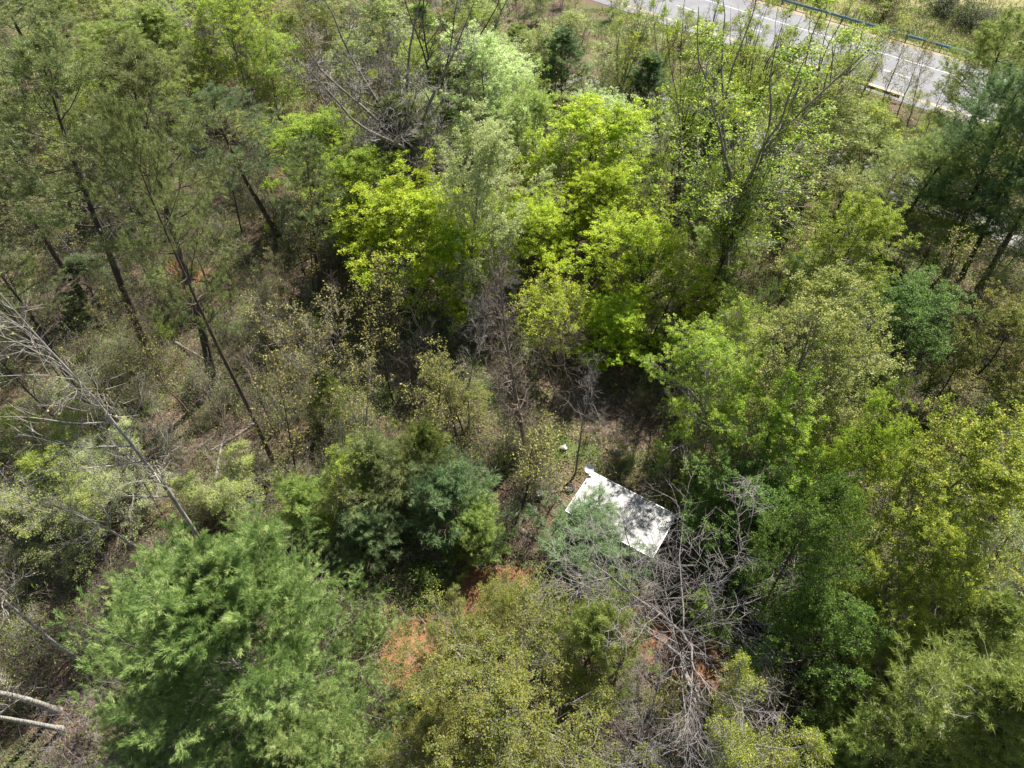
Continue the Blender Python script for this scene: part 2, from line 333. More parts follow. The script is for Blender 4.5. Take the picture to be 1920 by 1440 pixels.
def shrub(key, seed, Ht=2.2, W=2.6, stems=14, sec=7, ter=4, leafn=6, lsize=0.09, lspread=0.12, wander=0.2, sr0=0.022, flowers=False, clump=1.0):
    rng = np.random.default_rng(seed); T = MB(); C = MB()
    az = rng.uniform(0, 6.28, stems); el = np.abs(rng.normal(0.5, 0.3, stems))
    P = np.stack([rng.normal(size=stems) * W * .06, rng.normal(size=stems) * W * .06, np.full(stems, -0.1)], 1)
    D = np.stack([np.sin(el) * np.cos(az), np.sin(el) * np.sin(az), np.cos(el)], 1)
    p, r = grow(rng, P, D, Ht * rng.uniform(0.7, 1.2, stems), sr0, 8, wander, -0.02, 0.3); T.tubes(p, r, 4)
    a, b, t_, r_, pi = sprout(rng, p, r, sec, 0.2, 1, 0.8, 0.3)
    s1, s2 = grow(rng, a, b, Ht * 0.38 * rng.uniform(.5, 1.2, len(a)), 0.011, 5, wander, 0.0, 0.4); C.tubes(s1, s2, 3, 1, False)
    a, b, t_, r_, pi = sprout(rng, s1, s2, ter, 0.2, 1, 0.8, 0.3)
    e1, e2 = grow(rng, a, b, Ht * 0.16 * rng.uniform(.5, 1.2, len(a)), 0.008, 4, wander, 0.0, 0.5); C.tubes(e1, e2, 3, 1, False)
    if leafn:
        e = np.concatenate([e1, s1[:, -4:]]); e = e[rng.random(len(e)) < clump]; M = len(e); m = leafn
        i = rng.integers(1, e.shape[1], (M, m)); c = e[np.arange(M)[:, None], i] + rng.normal(size=(M, m, 3)) * lspread
        base = np.clip(rng.normal(0.5, 0.2, (M, 1)), 0, 1)
        C.leaves(rng, c.reshape(-1, 3), lsize * rng.uniform(.6, 1.3, M * m), 0.7, 0, np.clip(base + rng.normal(size=(M, m)) * .15, 0, 1).reshape(-1))
    register(key, T.mesh("stems", [BK['brown']]), C.mesh("foliage", [LF['green'], BK['brown']]), C)

for i in range(3):
    broadleaf('dense%d' % i, 10 + i, Ht=13, W=10.5, limbs=30, sec=9, ter=7, leafn=42, lsize=0.092, lspread=0.15, f0=0.14, low=1.35, high=0.35, clump=0.72, twigr=0.009)
    broadleaf('fuzzy%d' % i, 20 + i, Ht=12, W=8, limbs=26, sec=8, ter=6, leafn=18, lsize=0.09, lspread=0.14, r=0.13, twigr=0.009, f0=0.16, low=1.2, high=0.35, clump=0.8)
    broadleaf('fan%d' % i, 30 + i, Ht=18, W=9, limbs=20, sec=8, ter=6, leafn=13, lsize=0.085, lspread=0.13, r=0.24, f0=0.6, forkat=0.42, fs=0.38, low=0.5, high=0.28, fork=7, clump=0.85, twigr=0.009)
    broadleaf('bare%d' % i, 40 + i, Ht=11, W=11, limbs=12, sec=6, ter=4, q=2, leafn=0, r=0.15, f0=0.3, low=1.15, high=0.45, fork=3, forkat=0.4, wander=0.10, twigr=0.0075)
    broadleaf('sapling%d' % i, 50 + i, Ht=8, W=3.6, limbs=14, sec=6, ter=5, leafn=(0, 3, 6)[i], lsize=0.09, r=0.07, f0=0.3, low=0.9, high=0.3, wander=0.18, twigr=0.007)
    pine('tall%d' % i, 60 + i, Ht=19, W=10, r=0.27, f0=0.56, step=1.15, per=4, sec=8, tuft=2, flat=0.12, k=14, nl=0.22, nw=0.028, spread=0.95, dead=24, pw=0.4, low=1.5, high=0.6, wander=0.14, up=0.03)
    pine('young%d' % i, 70 + i, Ht=8, W=6.5, r=0.09, f0=0.10, step=0.85, per=5, sec=7, tuft=2, flat=0.15, ter=2, k=15, nl=0.23, nw=0.028, spread=0.9, pw=0.5, up=0.10, low=1.25, high=0.4, wander=0.12)
    shrub('leafy%d' % i, 80 + i, leafn=9, lsize=0.10); shrub('twiggy%d' % i, 90 + i, leafn=2, stems=20, sec=9, ter=6, clump=0.6, wander=0.26)
broadleaf('limber', 120, Ht=18, W=9, limbs=40, sec=7, ter=5, q=2, leafn=0, r=0.34, forkat=0.30, fm=2.8, f0=0.5, low=0.7, high=0.3, fork=5, wander=0.1, twigr=0.013)
broadleaf('lance0', 130, tw=0.025, Ht=20, W=8, limbs=26, sec=5, ter=4, leafn=2, lsize=0.08, r=0.12, f0=0.3, low=1.05, high=0.5, wander=0.12, twigr=0.007, clump=0.3)
broadleaf('lance1', 131, Ht=20, W=8, limbs=20, sec=6, ter=6, leafn=4, lsize=0.08, r=0.125, f0=0.4, low=0.7, high=0.4, wander=0.1, twigr=0.007, clump=0.7)
broadleaf('snag', 140, Ht=14, W=6, limbs=60, sec=8, ter=4, leafn=0, r=0.2, f0=0.2, low=1.5, high=1.0, wander=0.2, prof=lambda t: 0.9 - 0.6 * t, twigr=0.011)
broadleaf('oak', 150, Ht=14, W=12, limbs=38, sec=10, ter=8, leafn=38, lsize=0.080, lspread=0.17, r=0.25, f0=0.2, fork=0, wander=0.17, low=1.4, high=0.5, clump=0.85, twigr=0.008)
broadleaf('birch', 132, tw=0.02, Ht=20, W=8, limbs=22, sec=6, ter=5, leafn=4, lsize=0.08, r=0.165, f0=0.45, low=0.8, high=0.4, wander=0.1, twigr=0.007, clump=0.7)
broadleaf('budding', 151, Ht=12, W=7, limbs=22, sec=8, ter=8, leafn=9, lsize=0.075, r=0.2, f0=0.3, low=1.1, high=0.5, fork=3, wander=0.18, twigr=0.009, clump=0.75)
pine('grand', 160, Ht=14, W=20, r=0.26, f0=0.08, step=1.0, per=7, sec=15, tuft=4, k=14, nl=0.25, nw=0.022, pw=0.5, up=0.03, low=1.55, high=0.35, ter=5, wander=0.09, spread=0.5, flat=0.1)
pine('grand1', 161, Ht=14, W=12, r=0.22, f0=0.1, step=0.8, per=5, sec=13, tuft=3, k=13, nl=0.24, nw=0.028, pw=0.42, up=0.07, low=1.45, high=0.4, ter=4, wander=0.10, spread=0.7)
pine('loose0', 170, Ht=7, W=9, r=0.08, f0=0.12, step=0.6, per=4, sec=8, tuft=2, ter=3, k=14, nl=0.22, nw=0.024, spread=0.85, pw=0.35, up=0.10, low=1.25, high=0.3, wander=0.16, irr=0.3, flat=0.2)
pine('loose1', 171, Ht=7, W=9, r=0.08, f0=0.12, step=0.6, per=4, sec=8, tuft=2, ter=3, k=14, nl=0.22, nw=0.024, spread=0.85, pw=0.35, up=0.10, low=1.25, high=0.3, wander=0.16, irr=0.3, flat=0.2)
pine('layered', 162, Ht=17, W=11, r=0.27, f0=0.38, step=0.95, per=5, sec=11, tuft=2, k=14, nl=0.22, nw=0.028, spread=0.9, pw=0.35, up=0.05, low=1.5, high=0.7, ter=4, dead=12, wander=0.1)
pine('whorled', 163, Ht=11, W=8, r=0.14, f0=0.15, step=0.7, per=6, sec=7, tuft=2, k=13, nl=0.20, nw=0.026, spikes=12, pw=0.6, up=0.07, low=1.3, high=0.5, ter=3, dead=26)

# ------------------------------------------------------------------ ground
def gz(x, y):
    x = np.asarray(x, float); y = np.asarray(y, float)
    return (0.16 * np.sin(x * 0.31 + 0.4) * np.cos(y * 0.27) + 0.10 * np.sin(x * 0.83 + y * 0.61)) * np.clip((57 - (0.66 * x + 0.75 * y)) / 8, 0, 1)
_rn = np.random.default_rng(5); _K = [(_rn.normal(size=2), _rn.uniform(0, 6.28)) for _ in range(24)]
def vnoise(x, y, s):        # smooth pseudo-noise about 0..1 with features of size s metres
    v = 0
    for i, (k, p) in enumerate(_K): v = v + np.sin((k[0] * x + k[1] * y) * (1.6 + 0.12 * i) / s + p)
    return 0.5 + v / 9.0
def inpoly(x, y, poly):
    ins = np.zeros(np.shape(x), bool); j = len(poly) - 1
    for i in range(len(poly)):
        xi, yi = poly[i]; xj, yj = poly[j]
        ins ^= ((yi > y) != (yj > y)) & (x < (xj - xi) * (y - yi) / (yj - yi + 1e-9) + xi); j = i
    return ins
clay1 = [tuple(G(*p)[:2]) for p in [(700, 1290), (725, 1190), (800, 1130), (850, 1075), (940, 1052), (1000, 1070), (1000, 1200), (900, 1300)]]
clay2 = [tuple(G(*p)[:2]) for p in [(1130, 1130), (1215, 1130), (1330, 1205), (1400, 1270), (1340, 1310), (1240, 1250), (1150, 1215)]]
glade = [tuple(G(*p)[:2]) for p in [(620, 570), (1000, 560), (1090, 700), (1060, 860), (930, 840), (640, 780)]]
hollow = [tuple(G(*p)[:2]) for p in [(1080, 1100), (1250, 1060), (1500, 1080), (1560, 1500), (1060, 1500)]]
clay3 = [tuple(G(*p)[:2]) for p in [(300, 480), (380, 490), (400, 540), (330, 540)]]

xs = np.unique(np.concatenate([np.linspace(-900, -70, 24), np.arange(-70, 70.1, 0.6), np.linspace(70, 900, 24)]))
ys = np.unique(np.concatenate([np.linspace(-300, -6, 12), np.arange(-6, 130, 0.6), np.linspace(130, 1400, 30)]))
X, Y = np.meshgrid(xs, ys); nx, ny = len(xs), len(ys)
V = np.stack([X, Y, gz(X, Y)], -1).reshape(-1, 3)
idx = np.arange(nx * ny).reshape(ny, nx)
F = np.stack([idx[:-1, :-1], idx[:-1, 1:], idx[1:, 1:], idx[1:, :-1]], -1).reshape(-1, 4)
g = MB(); g.add(V, F, 0, None, True)
def ground_material():
    m = new_mat("forest_floor"); tc = N(m, "ShaderNodeTexCoord"); P = tc.outputs['Object']
    r = ramp(m, [(0.25, (0.045, 0.030, 0.018)), (0.45, (0.11, 0.072, 0.044)), (0.62, (0.19, 0.135, 0.085)), (0.8, (0.28, 0.21, 0.14))])
    L(m, noise(m, 9.0, 6, 0.75, P), r.inputs[0])
    r2 = ramp(m, [(0.3, (0.05, 0.075, 0.016)), (0.7, (0.15, 0.19, 0.045))]); L(m, noise(m, 7.0, 5, 0.7, P), r2.inputs[0])
    st = ramp(m, [(0.50, (0, 0, 0)), (0.62, (1, 1, 1))]); L(m, noise(m, 0.22, 5, 0.6, P), st.inputs[0])
    c = mixc(m, st.outputs[0], r.outputs[0], r2.outputs[0])
    ac = N(m, "ShaderNodeAttribute", attribute_name="clay")
    mc = N(m, "ShaderNodeMath", operation='ADD'); L(m, ac.outputs['Fac'], mc.inputs[0]); 
    ns = N(m, "ShaderNodeMath", operation='MULTIPLY_ADD'); L(m, noise(m, 1.6, 6, 0.7, P), ns.inputs[0]); ns.inputs[1].default_value = 1.4; ns.inputs[2].default_value = -0.7
    L(m, ns.outputs[0], mc.inputs[1])
    cr = ramp(m, [(0.42, (0, 0, 0)), (0.62, (1, 1, 1))]); L(m, mc.outputs[0], cr.inputs[0])
    cc = ramp(m, [(0.3, (0.15, 0.068, 0.033)), (0.7, (0.33, 0.16, 0.08))]); L(m, noise(m, 3.0, 6, 0.7, P), cc.inputs[0])
    c = mixc(m, cr.outputs[0], c, cc.outputs[0])
    ag = N(m, "ShaderNodeAttribute", attribute_name="meadow")
    mg = ramp(m, [(0.35, (0.17, 0.19, 0.05)), (0.5, (0.27, 0.26, 0.10)), (0.65, (0.33, 0.27, 0.17))]); L(m, noise(m, 0.5, 6, 0.7, P), mg.inputs[0])
    c = mixc(m, ag.outputs['Fac'], c, mg.outputs[0])
    p = N(m, "ShaderNodeBsdfPrincipled"); p.inputs['Roughness'].default_value = 0.95; L(m, c, p.inputs['Base Color'])
    b = N(m, "ShaderNodeBump"); b.inputs['Strength'].default_value = 0.9; b.inputs['Distance'].default_value = 0.05
    L(m, noise(m, 16.0, 5, 0.7, P), b.inputs['Height']); L(m, b.outputs[0], p.inputs['Normal'])
    o = N(m, "ShaderNodeOutputMaterial"); L(m, p.outputs[0], o.inputs[0]); return m
gm = g.mesh("ground", [ground_material()])
xf, yf = V[:, 0], V[:, 1]
clay = (inpoly(xf, yf, clay1) | inpoly(xf, yf, clay2) | inpoly(xf, yf, clay3)).astype(float)
cg = clay.reshape(ny, nx)
for _ in range(2):
    cg = (cg + np.roll(cg, 1, 0) + np.roll(cg, -1, 0) + np.roll(cg, 1, 1) + np.roll(cg, -1, 1)) / 5
a = gm.attributes.new("clay", 'FLOAT', 'POINT'); a.data.foreach_set("value", cg.reshape(-1).astype(np.float32))
sv = 0.66 * xf + 0.75 * yf
a = gm.attributes.new("meadow", 'FLOAT', 'POINT'); a.data.foreach_set("value", np.clip((sv - 92) / 1.5, 0, 1).astype(np.float32))
tag(obj("ground", gm), kind='structure')

# ------------------------------------------------------------------ roads beyond the wood
ux, uy = 0.75, -0.66                  # direction along the road (towards the right of the picture)
nl_ = math.hypot(.66, .75); ux /= nl_; uy /= nl_
def road_pt(u, s, z=0.0):             # s = 0.66x + 0.75y
    n2 = 0.66 ** 2 + 0.75 ** 2; return (0.66 * s / n2 + ux * u, 0.75 * s / n2 + uy * u, z)
def bend(u): return -0.0035 * max(0.0, -u - 8) ** 2   # the lower lane bends away to the left
def strip(s0, s1, z, u0=-220, u1=220, n=60, b=False, mat=0, mb=None):
    us = np.linspace(u0, u1, n); v = []
    for u in us: d = bend(u) if b else 0; v += [road_pt(u, s0 + d, z), road_pt(u, s1 + d, z)]
    (mb or MB()).add(v, [(2 * i, 2 * i + 2, 2 * i + 3, 2 * i + 1) for i in range(n - 1)], mat) if mb is None else mb.add(v, [(2 * i, 2 * i + 2, 2 * i + 3, 2 * i + 1) for i in range(n - 1)], mat)
asph = plain("asphalt", (0.165, 0.165, 0.178), (0.22, 0.22, 0.232), 0.6, 0.85, 0, 0.3)
grav = plain("gravel", (0.18, 0.175, 0.17), (0.27, 0.26, 0.25), 1.2, 0.95, 0, 0.6)
white = plain("road_paint_white", (0.42, 0.42, 0.41), (0.62, 0.62, 0.60), 1.5, 0.6)
orange = plain("road_paint_yellow", (0.42, 0.33, 0.17), (0.50, 0.40, 0.22), 6, 0.6)
sand = plain("sandy_verge", (0.26, 0.21, 0.15), (0.38, 0.30, 0.22), 1.5, 0.95, 0, 0.5)
m = MB(); strip(79.3, 92.6, 0.03, mb=m); tag(obj("road", m.mesh("road", [asph])), kind='structure')
m = MB(); strip(61.5, 66.5, 0.03, -90, 120, 80, True, mb=m); tag(obj("lane", m.mesh("lane", [grav])), kind='structure')
m = MB(); strip(92.65, 93.7, 0.02, mb=m); tag(obj("verge", m.mesh("verge", [sand])), kind='structure')
m = MB(); strip(80.7, 80.86, 0.036, mb=m, mat=1); strip(80.98, 81.14, 0.036, mb=m, mat=1); strip(89.0, 89.16, 0.036, mb=m)
for u in np.arange(-200, 200, 9.0): strip(85.1, 85.25, 0.036, u, u + 3, 2, mb=m)
tag(obj("road_markings", m.mesh("road_markings", [white, orange])), kind='structure')

def guardrail(s, u0, u1, label, face=-1, c=((0.10, 0.24, 0.27), (0.22, 0.36, 0.40))):
    root = empty("guardrail", road_pt((u0 + u1) / 2, s, 0), label, "guardrail"); c0 = np.array(road_pt((u0 + u1) / 2, s, 0))
    steel = plain("galvanised_steel", c[0], c[1], 4, 0.45, 0.3)
    b = MB(); prof = [(0, .48), (.04, .52), (.04, .56), (0, .60), (0, .64), (.04, .68), (.04, .74), (0, .79), (-.012, .79), (-.012, .48)]
    us = np.linspace(u0, u1, 24); k = len(prof); v = []
    for u in us:
        for (q, z) in prof: v.append(np.array(road_pt(u, s + face * q * 1.5, z)) - c0)
    f = [(i * k + j, i * k + (j + 1) % k, (i + 1) * k + (j + 1) % k, (i + 1) * k + j) for i in range(len(us) - 1) for j in range(k)]
    b.add(v, f); obj("rail", b.mesh("rail", [steel]), root)
    pm = MB(); pm.box((0, 0, 0.33), (0.12, 0.16, 0.78), math.atan2(uy, ux)); pmesh = pm.mesh("post", [plain("post_wood", (0.10, 0.085, 0.07), (0.18, 0.15, 0.12), 5, 0.9)])
    for u in np.arange(u0 + 1, u1, 2.0):
        o = obj("post", pmesh, root); o.location = Vector(road_pt(u, s + 0.12, 0)) - Vector(c0)
guardrail(94.1, -60, 34, "long blue grey steel guardrail on the far edge of the road")
guardrail(78.9, -34, -16, "short stretch of dark guardrail on the near edge of the road", 1, ((0.07, 0.065, 0.06), (0.14, 0.13, 0.12)))

# ------------------------------------------------------------------ placing trees
COUNT = {}
def place(name, proto, label, cat, leaf=None, bark=None, top=None, base=None, crown=None, h=None, w=None, group=None, spin=None, pos=None, tilt=(0, 0), wr=None, parts=("trunk", "crown"), cz=None):
    p = PROTO[proto]; cz = cz or p['cz']
    if base is not None and top is not None:
        B = G(*base); d = ray(*top); s = (B[0] * d[0] + B[1] * d[1]) / (d[0] ** 2 + d[1] ** 2); Q = np.array([0, 0, CAM_H]) + s * d
        hh = Q[2]; lean = (Q[0] - B[0], Q[1] - B[1])
    elif base is not None:
        B = G(*base); hh = h; lean = tilt
    elif crown is not None:
        cx, cy, r = crown; C = G(cx, cy, h * cz); hh = h; w = w or 2 * r * depth(C) / FPX; lean = tilt; B = np.array([C[0] - lean[0] * cz, C[1] - lean[1] * cz, 0])
    else:
        B = np.array([pos[0], pos[1], 0.0]); hh = h; lean = tilt
    z = float(gz(B[0], B[1])); w = w or p['W'] * (hh / p['H']) * (wr or 1.0)
    o = empty(name, (B[0], B[1], z), label, cat, group)
    k = COUNT.get('n', 0); COUNT['n'] = k + 1
    sp = spin if spin is not None else (k * 2.399963) % 6.2832
    ax = Vector((lean[0], lean[1], hh)).normalized(); q = Vector((0, 0, 1)).rotation_difference(ax) @ Quaternion((0, 0, 1), sp)
    o.rotation_mode = 'QUATERNION'; o.rotation_quaternion = q
    o.scale = (w / p['W'], w / p['W'], hh / p['H'])
    t = obj(parts[0], p['t'], o); c = obj(parts[1], p['c'], o)
    if bark:
        t.material_slots[0].link = 'OBJECT'; t.material_slots[0].material = BK[bark]
        c.material_slots[1].link = 'OBJECT'; c.material_slots[1].material = BK[bark]
    if leaf:
        c.material_slots[0].link = 'OBJECT'; c.material_slots[0].material = LF[leaf]
    return o

def pinet(label, **k): return place("pine_tree", cat="pine tree", label=label, **k)
def leaft(label, **k): return place("broadleaf_tree", cat="tree", label=label, **k)
def baret(label, **k): return place("bare_tree", cat="bare tree", label=label, **k)
def bush(label, **k): return place("shrub", cat="shrub", label=label, parts=("stems", "foliage"), **k)

# -- tall pines on the left
pinet("tall olive pine in the upper left with a long dark trunk leaning left", proto='tall0', base=(300, 690), top=(20, 60), leaf='ypine', bark='dark', wr=1.1)
pinet("dark trunked pine second from the left wood edge, beside the longest trunk", proto='tall1', base=(405, 728), top=(170, 120), leaf='ypine', bark='dark', wr=1.1)
pinet("very slender pine with a thin bare brown trunk ending near the yellow bush", proto='tall2', base=(520, 888), top=(270, 190), leaf='ypine', bark='pine', w=5)
pinet("thick dark pine trunk behind the pale leaning tree at the left edge", proto='tall1', base=(158, 745), top=(-90, 420), leaf='ypine', bark='dark')
pinet("dark pine trunk cut by the left edge of the picture", proto='tall0', base=(50, 640), top=(-120, 380), leaf='ypine', bark='dark')
pinet("blue green pine left of the bright maple with its trunk showing below", proto='tall2', base=(525, 455), top=(440, 150), leaf='dpine', bark='pine', w=9)
pinet("grey green pine crown just left of the bright green leaves", proto='tall0', base=(600, 560), top=(570, 260), leaf='ypine', bark='pine', w=5)
pinet("olive pine filling the top left corner", proto='tall2', crown=(70, 60, 170), h=15, leaf='ypine', bark='pine')
pinet("dark green pine on the top edge right of the corner pine", proto='tall1', crown=(215, 90, 120), h=14, leaf='gpine', bark='dark')
pinet("brown green pine at the left edge below the corner pine", proto='tall0', crown=(10, 330, 120), h=14, leaf='ypine', bark='pine')
pinet("small blue green pine in deep shade under the left pines", proto='young0', crown=(150, 515, 55), h=5, leaf='dpine')
# -- pale trees on the left
baret("tall pale grey leaning tree with bare side branches in the left wood", proto='lance0', base=(392, 1036), top=(20, 470), leaf='bud', bark='pale', w=6.5)
baret("pale tree whose trunk ends behind the big blue green pine, left of centre", proto='lance1', base=(296, 1052), top=(-20, 810), leaf='yellow', bark='pale')
baret("thin pale stem close beside the second pale trunk", proto='lance1', base=(262, 1010), top=(95, 860), leaf='yellow', bark='pale', w=3.5)
baret("white barked trunk entering from the left edge, uppermost of three", proto='birch', base=(155, 1242), top=(-200, 990), leaf='bud', bark='birch')
baret("thickest white barked trunk entering from the left edge, middle of three", proto='birch', base=(112, 1334), top=(-330, 1170), leaf='bud', bark='birch', w=5)
baret("curved white barked trunk entering from the left edge, lowest of three", proto='birch', base=(118, 1368), top=(-300, 1300), leaf='bud', bark='birch', w=4)
leaft("sparse yellow budding tree behind the pale trunks at the left edge", proto='budding', crown=(70, 850, 95), h=7, leaf='yellow', bark='grey')
leaft("pale twiggy tree with tiny light leaves around the tall pale trunk", proto='budding', crown=(225, 870, 85), h=6, leaf='pale', bark='grey')
leaft("grey twiggy budding tree just above the big blue green pine", proto='budding', crown=(400, 900, 80), h=5, leaf='soft', bark='grey')
leaft("sparse pale tree low at the left edge above the white trunks", proto='budding', crown=(110, 960, 100), h=7, leaf='soft', bark='grey')
# -- big white pines bottom left
pinet("big feathery blue green pine filling the bottom left", proto='grand', crown=(428, 1215, 262), h=13, leaf='wpine', bark='grey', cz=0.6)
pinet("pale green pine crown cut by the bottom edge beside the olive oak", proto='grand1', crown=(600, 1430, 130), h=9, leaf='wpine', bark='grey', cz=0.6)
# -- centre bottom
leaft("broad olive and yellow budding oak at the bottom centre", proto='oak', crown=(935, 1245, 255), h=10, leaf='olive', bark='grey')
leaft("second olive budding oak crown cut by the bottom edge", proto='oak', crown=(790, 1430, 150), h=9, leaf='olive', bark='grey')
pinet("soft light green pine behind the right side of the olive oak", proto='loose0', crown=(1115, 1165, 95), h=9, leaf='gpine')
pinet("dark green pine in front of the white shed roof", proto='loose1', crown=(1105, 1010, 105), h=4.2, leaf='dpine')
leaft("small olive budding tree between the two clay patches", proto='budding', crown=(835, 1170, 55), h=6, leaf='olive', bark='grey')
leaft("twiggy olive tree at the upper edge of the clay, behind the oak", proto='oak', crown=(960, 1130, 90), h=7, leaf='olive', bark='grey')
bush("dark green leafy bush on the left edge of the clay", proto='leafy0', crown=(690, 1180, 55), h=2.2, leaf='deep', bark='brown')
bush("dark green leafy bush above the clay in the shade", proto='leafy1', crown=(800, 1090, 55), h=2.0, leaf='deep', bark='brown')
# -- bare trees bottom right of centre
baret("wide bare tree with rosy grey twigs right below the shed", proto='bare0', base=(1283, 1268), top=(1330, 1050), bark='rosy', w=12.5)
baret("bare forked tree between the shed and the olive oak", proto='bare1', base=(1192, 1205), top=(1140, 1000), bark='rosy', w=8.5)
baret("third bare crown low in the shade beside the budding tree", proto='bare2', crown=(1240, 1370, 140), h=9, bark='rosy')
leaft("sparse yellow leaved tree with whitish limbs at the bottom edge", proto='budding', crown=(1415, 1350, 115), h=10, leaf='yellow', bark='pale')
pinet("small soft green pine peeping out beside the whitish limbed tree", proto='young0', crown=(1580, 1415, 60), h=6, leaf='gpine')
# -- bottom right pines
pinet("green pine with white whorls of dead branches in the bottom right", proto='whorled', crown=(1810, 1290, 140), h=13, leaf='gpine', bark='pale')
pinet("soft green pine at the right edge above the white whorls", proto='young1', crown=(1840, 1180, 100), h=9, leaf='gpine', bark='grey')
pinet("green pine cut by the bottom right corner", proto='whorled', crown=(1890, 1420, 120), h=11, leaf='gpine', bark='pale')
pinet("dusky pine low in shade left of the white whorls", proto='whorled', crown=(1670, 1370, 110), h=8, leaf='gpine', bark='grey')
# -- right side broadleaves
leaft("large yellow green tree on the right with a dense sunlit crown", proto='dense0', crown=(1740, 890, 185), h=14, leaf='yellow', bark='grey')
leaft("lower yellow green crown in front of the large sunlit right tree", proto='dense1', crown=(1690, 1070, 125), h=12, leaf='yellow', bark='grey')
leaft("pale green fine leaved crown right of centre", proto='dense2', crown=(1530, 660, 150), h=14, leaf='soft', bark='grey')
leaft("yellowish crown above the pale fine leaved tree", proto='dense0', crown=(1570, 470, 105), h=12, leaf='yellow', bark='grey')
leaft("golden green tree with pale crooked limbs above the shed", proto='dense1', base=(1290, 885), top=(1330, 630), leaf='yellow', bark='pale', w=7)
leaft("light green crown in the gap between the golden tree and the large right tree", proto='dense1', crown=(1480, 790, 120), h=11, leaf='green', bark='grey')
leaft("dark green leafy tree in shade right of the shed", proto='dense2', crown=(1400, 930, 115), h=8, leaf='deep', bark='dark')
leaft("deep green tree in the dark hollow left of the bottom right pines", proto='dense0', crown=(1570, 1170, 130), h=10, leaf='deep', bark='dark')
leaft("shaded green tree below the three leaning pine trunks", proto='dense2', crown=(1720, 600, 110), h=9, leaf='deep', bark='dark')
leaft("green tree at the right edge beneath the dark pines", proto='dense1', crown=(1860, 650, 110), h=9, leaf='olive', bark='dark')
leaft("yellow olive tree cut by the right edge beside the large sunlit tree", proto='dense0', crown=(1900, 860, 90), h=10, leaf='olive', bark='dark')
leaft("grey twiggy tree with white specks at the right edge", proto='fuzzy0', crown=(1890, 1020, 80), h=9, leaf='pale', bark='dark')
leaft("small green tree in the dark gap left of the large right tree", proto='fuzzy2', crown=(1540, 980, 90), h=8, leaf='green', bark='dark')
leaft("sunlit yellow tree in front of the road beside the dark pines", proto='fuzzy1', crown=(1650, 260, 75), h=9, leaf='yellow', bark='dark')
leaft("pale green tree between the vase shaped tree and the dark pines", proto='fuzzy2', crown=(1560, 380, 70), h=8, leaf='soft', bark='dark')
leaft("tall deep green tree shading the clay track right of the bare crowns", proto='dense2', crown=(1500, 1040, 115), h=14, leaf='deep', bark='dark')
leaft("green leafy tree in the middle of the right hand canopy", proto='dense1', crown=(1600, 830, 90), h=12, leaf='green', bark='dark')
leaft("grey green tree behind the golden tree with crooked limbs", proto='fuzzy0', crown=(1400, 640, 80), h=10, leaf='yellow', bark='grey')
baret("rosy grey leafless tree under the bright maples", proto='bare0', base=(905, 640), top=(880, 500), bark='rosy', w=6)
# -- the bright maples in the centre
leaft("brightest yellow green maple in the upper centre", proto='dense0', crown=(1085, 305, 165), h=11, leaf='bright', bark='dark')
leaft("bright green maple crown right of and below the brightest maple", proto='dense1', crown=(1210, 505, 142), h=9, leaf='bright', bark='dark')
leaft("bright maple side crown to the lower right of the brightest maple", proto='dense2', crown=(1000, 430, 105), h=8.5, leaf='bright', bark='dark')
leaft("fresh green maple left of the brightest maple", proto='dense2', crown=(765, 400, 150), h=9.5, leaf='bright', bark='dark')
leaft("fresh green crown at the far left end of the maples", proto='dense1', crown=(625, 285, 130), h=9, leaf='green', bark='dark')
leaft("pale silvery green tree between the two bright maples", proto='dense0', crown=(872, 360, 112), h=15.5, leaf='pale', bark='grey')
leaft("pale green round crown behind the silvery tree", proto='dense1', crown=(890, 170, 125), h=13, leaf='pale', bark='grey')
leaft("shaded green maple leaves low behind the snag", proto='fuzzy2', crown=(1060, 560, 90), h=7, leaf='bright', bark='dark')
leaft("bright lime crown front of the silvery tree", proto='dense2', crown=(860, 460, 100), h=8, leaf='bright', bark='dark')
leaft("lime green crown filling the right shoulder of the brightest maple", proto='dense1', crown=(1150, 390, 100), h=9, leaf='bright', bark='dark')
leaft("lime green crown below the right hand bright maple", proto='dense0', crown=(1130, 600, 95), h=6, leaf='bright', bark='dark')
leaft("pale green narrow crown left of the pale round crown", proto='dense2', crown=(780, 225, 80), h=9, leaf='pale', bark='grey')
leaft("green crown bridging the fresh green maples", proto='dense0', crown=(685, 330, 115), h=9.5, leaf='green', bark='dark')
leaft("yellow crown in front of the road under the vase shaped tree top", proto='fuzzy0', crown=(1480, 230, 90), h=10, leaf='yellow', bark='grey')
leaft("thin yellow tree screening the road left of the vase shaped tree", proto='fan1', crown=(1400, 120, 70), h=11, leaf='yellow', bark='dark')
leaft("thin yellow tree screening the road right of the vase shaped tree", proto='fan2', crown=(1600, 110, 80), h=12, leaf='yellow', bark='grey')
leaft("pale budding tree beside the white sign board", proto='fuzzy1', crown=(1060, 60, 70), h=8, leaf='soft', bark='grey')
leaft("tall thin yellow tree whose top stands against the road", proto='fan0', crown=(1555, 160, 85), h=15, leaf='yellow', bark='grey')
leaft("tall twiggy yellow tree left of the one against the road", proto='fan2', crown=(1440, 150, 80), h=15, leaf='yellow', bark='dark')
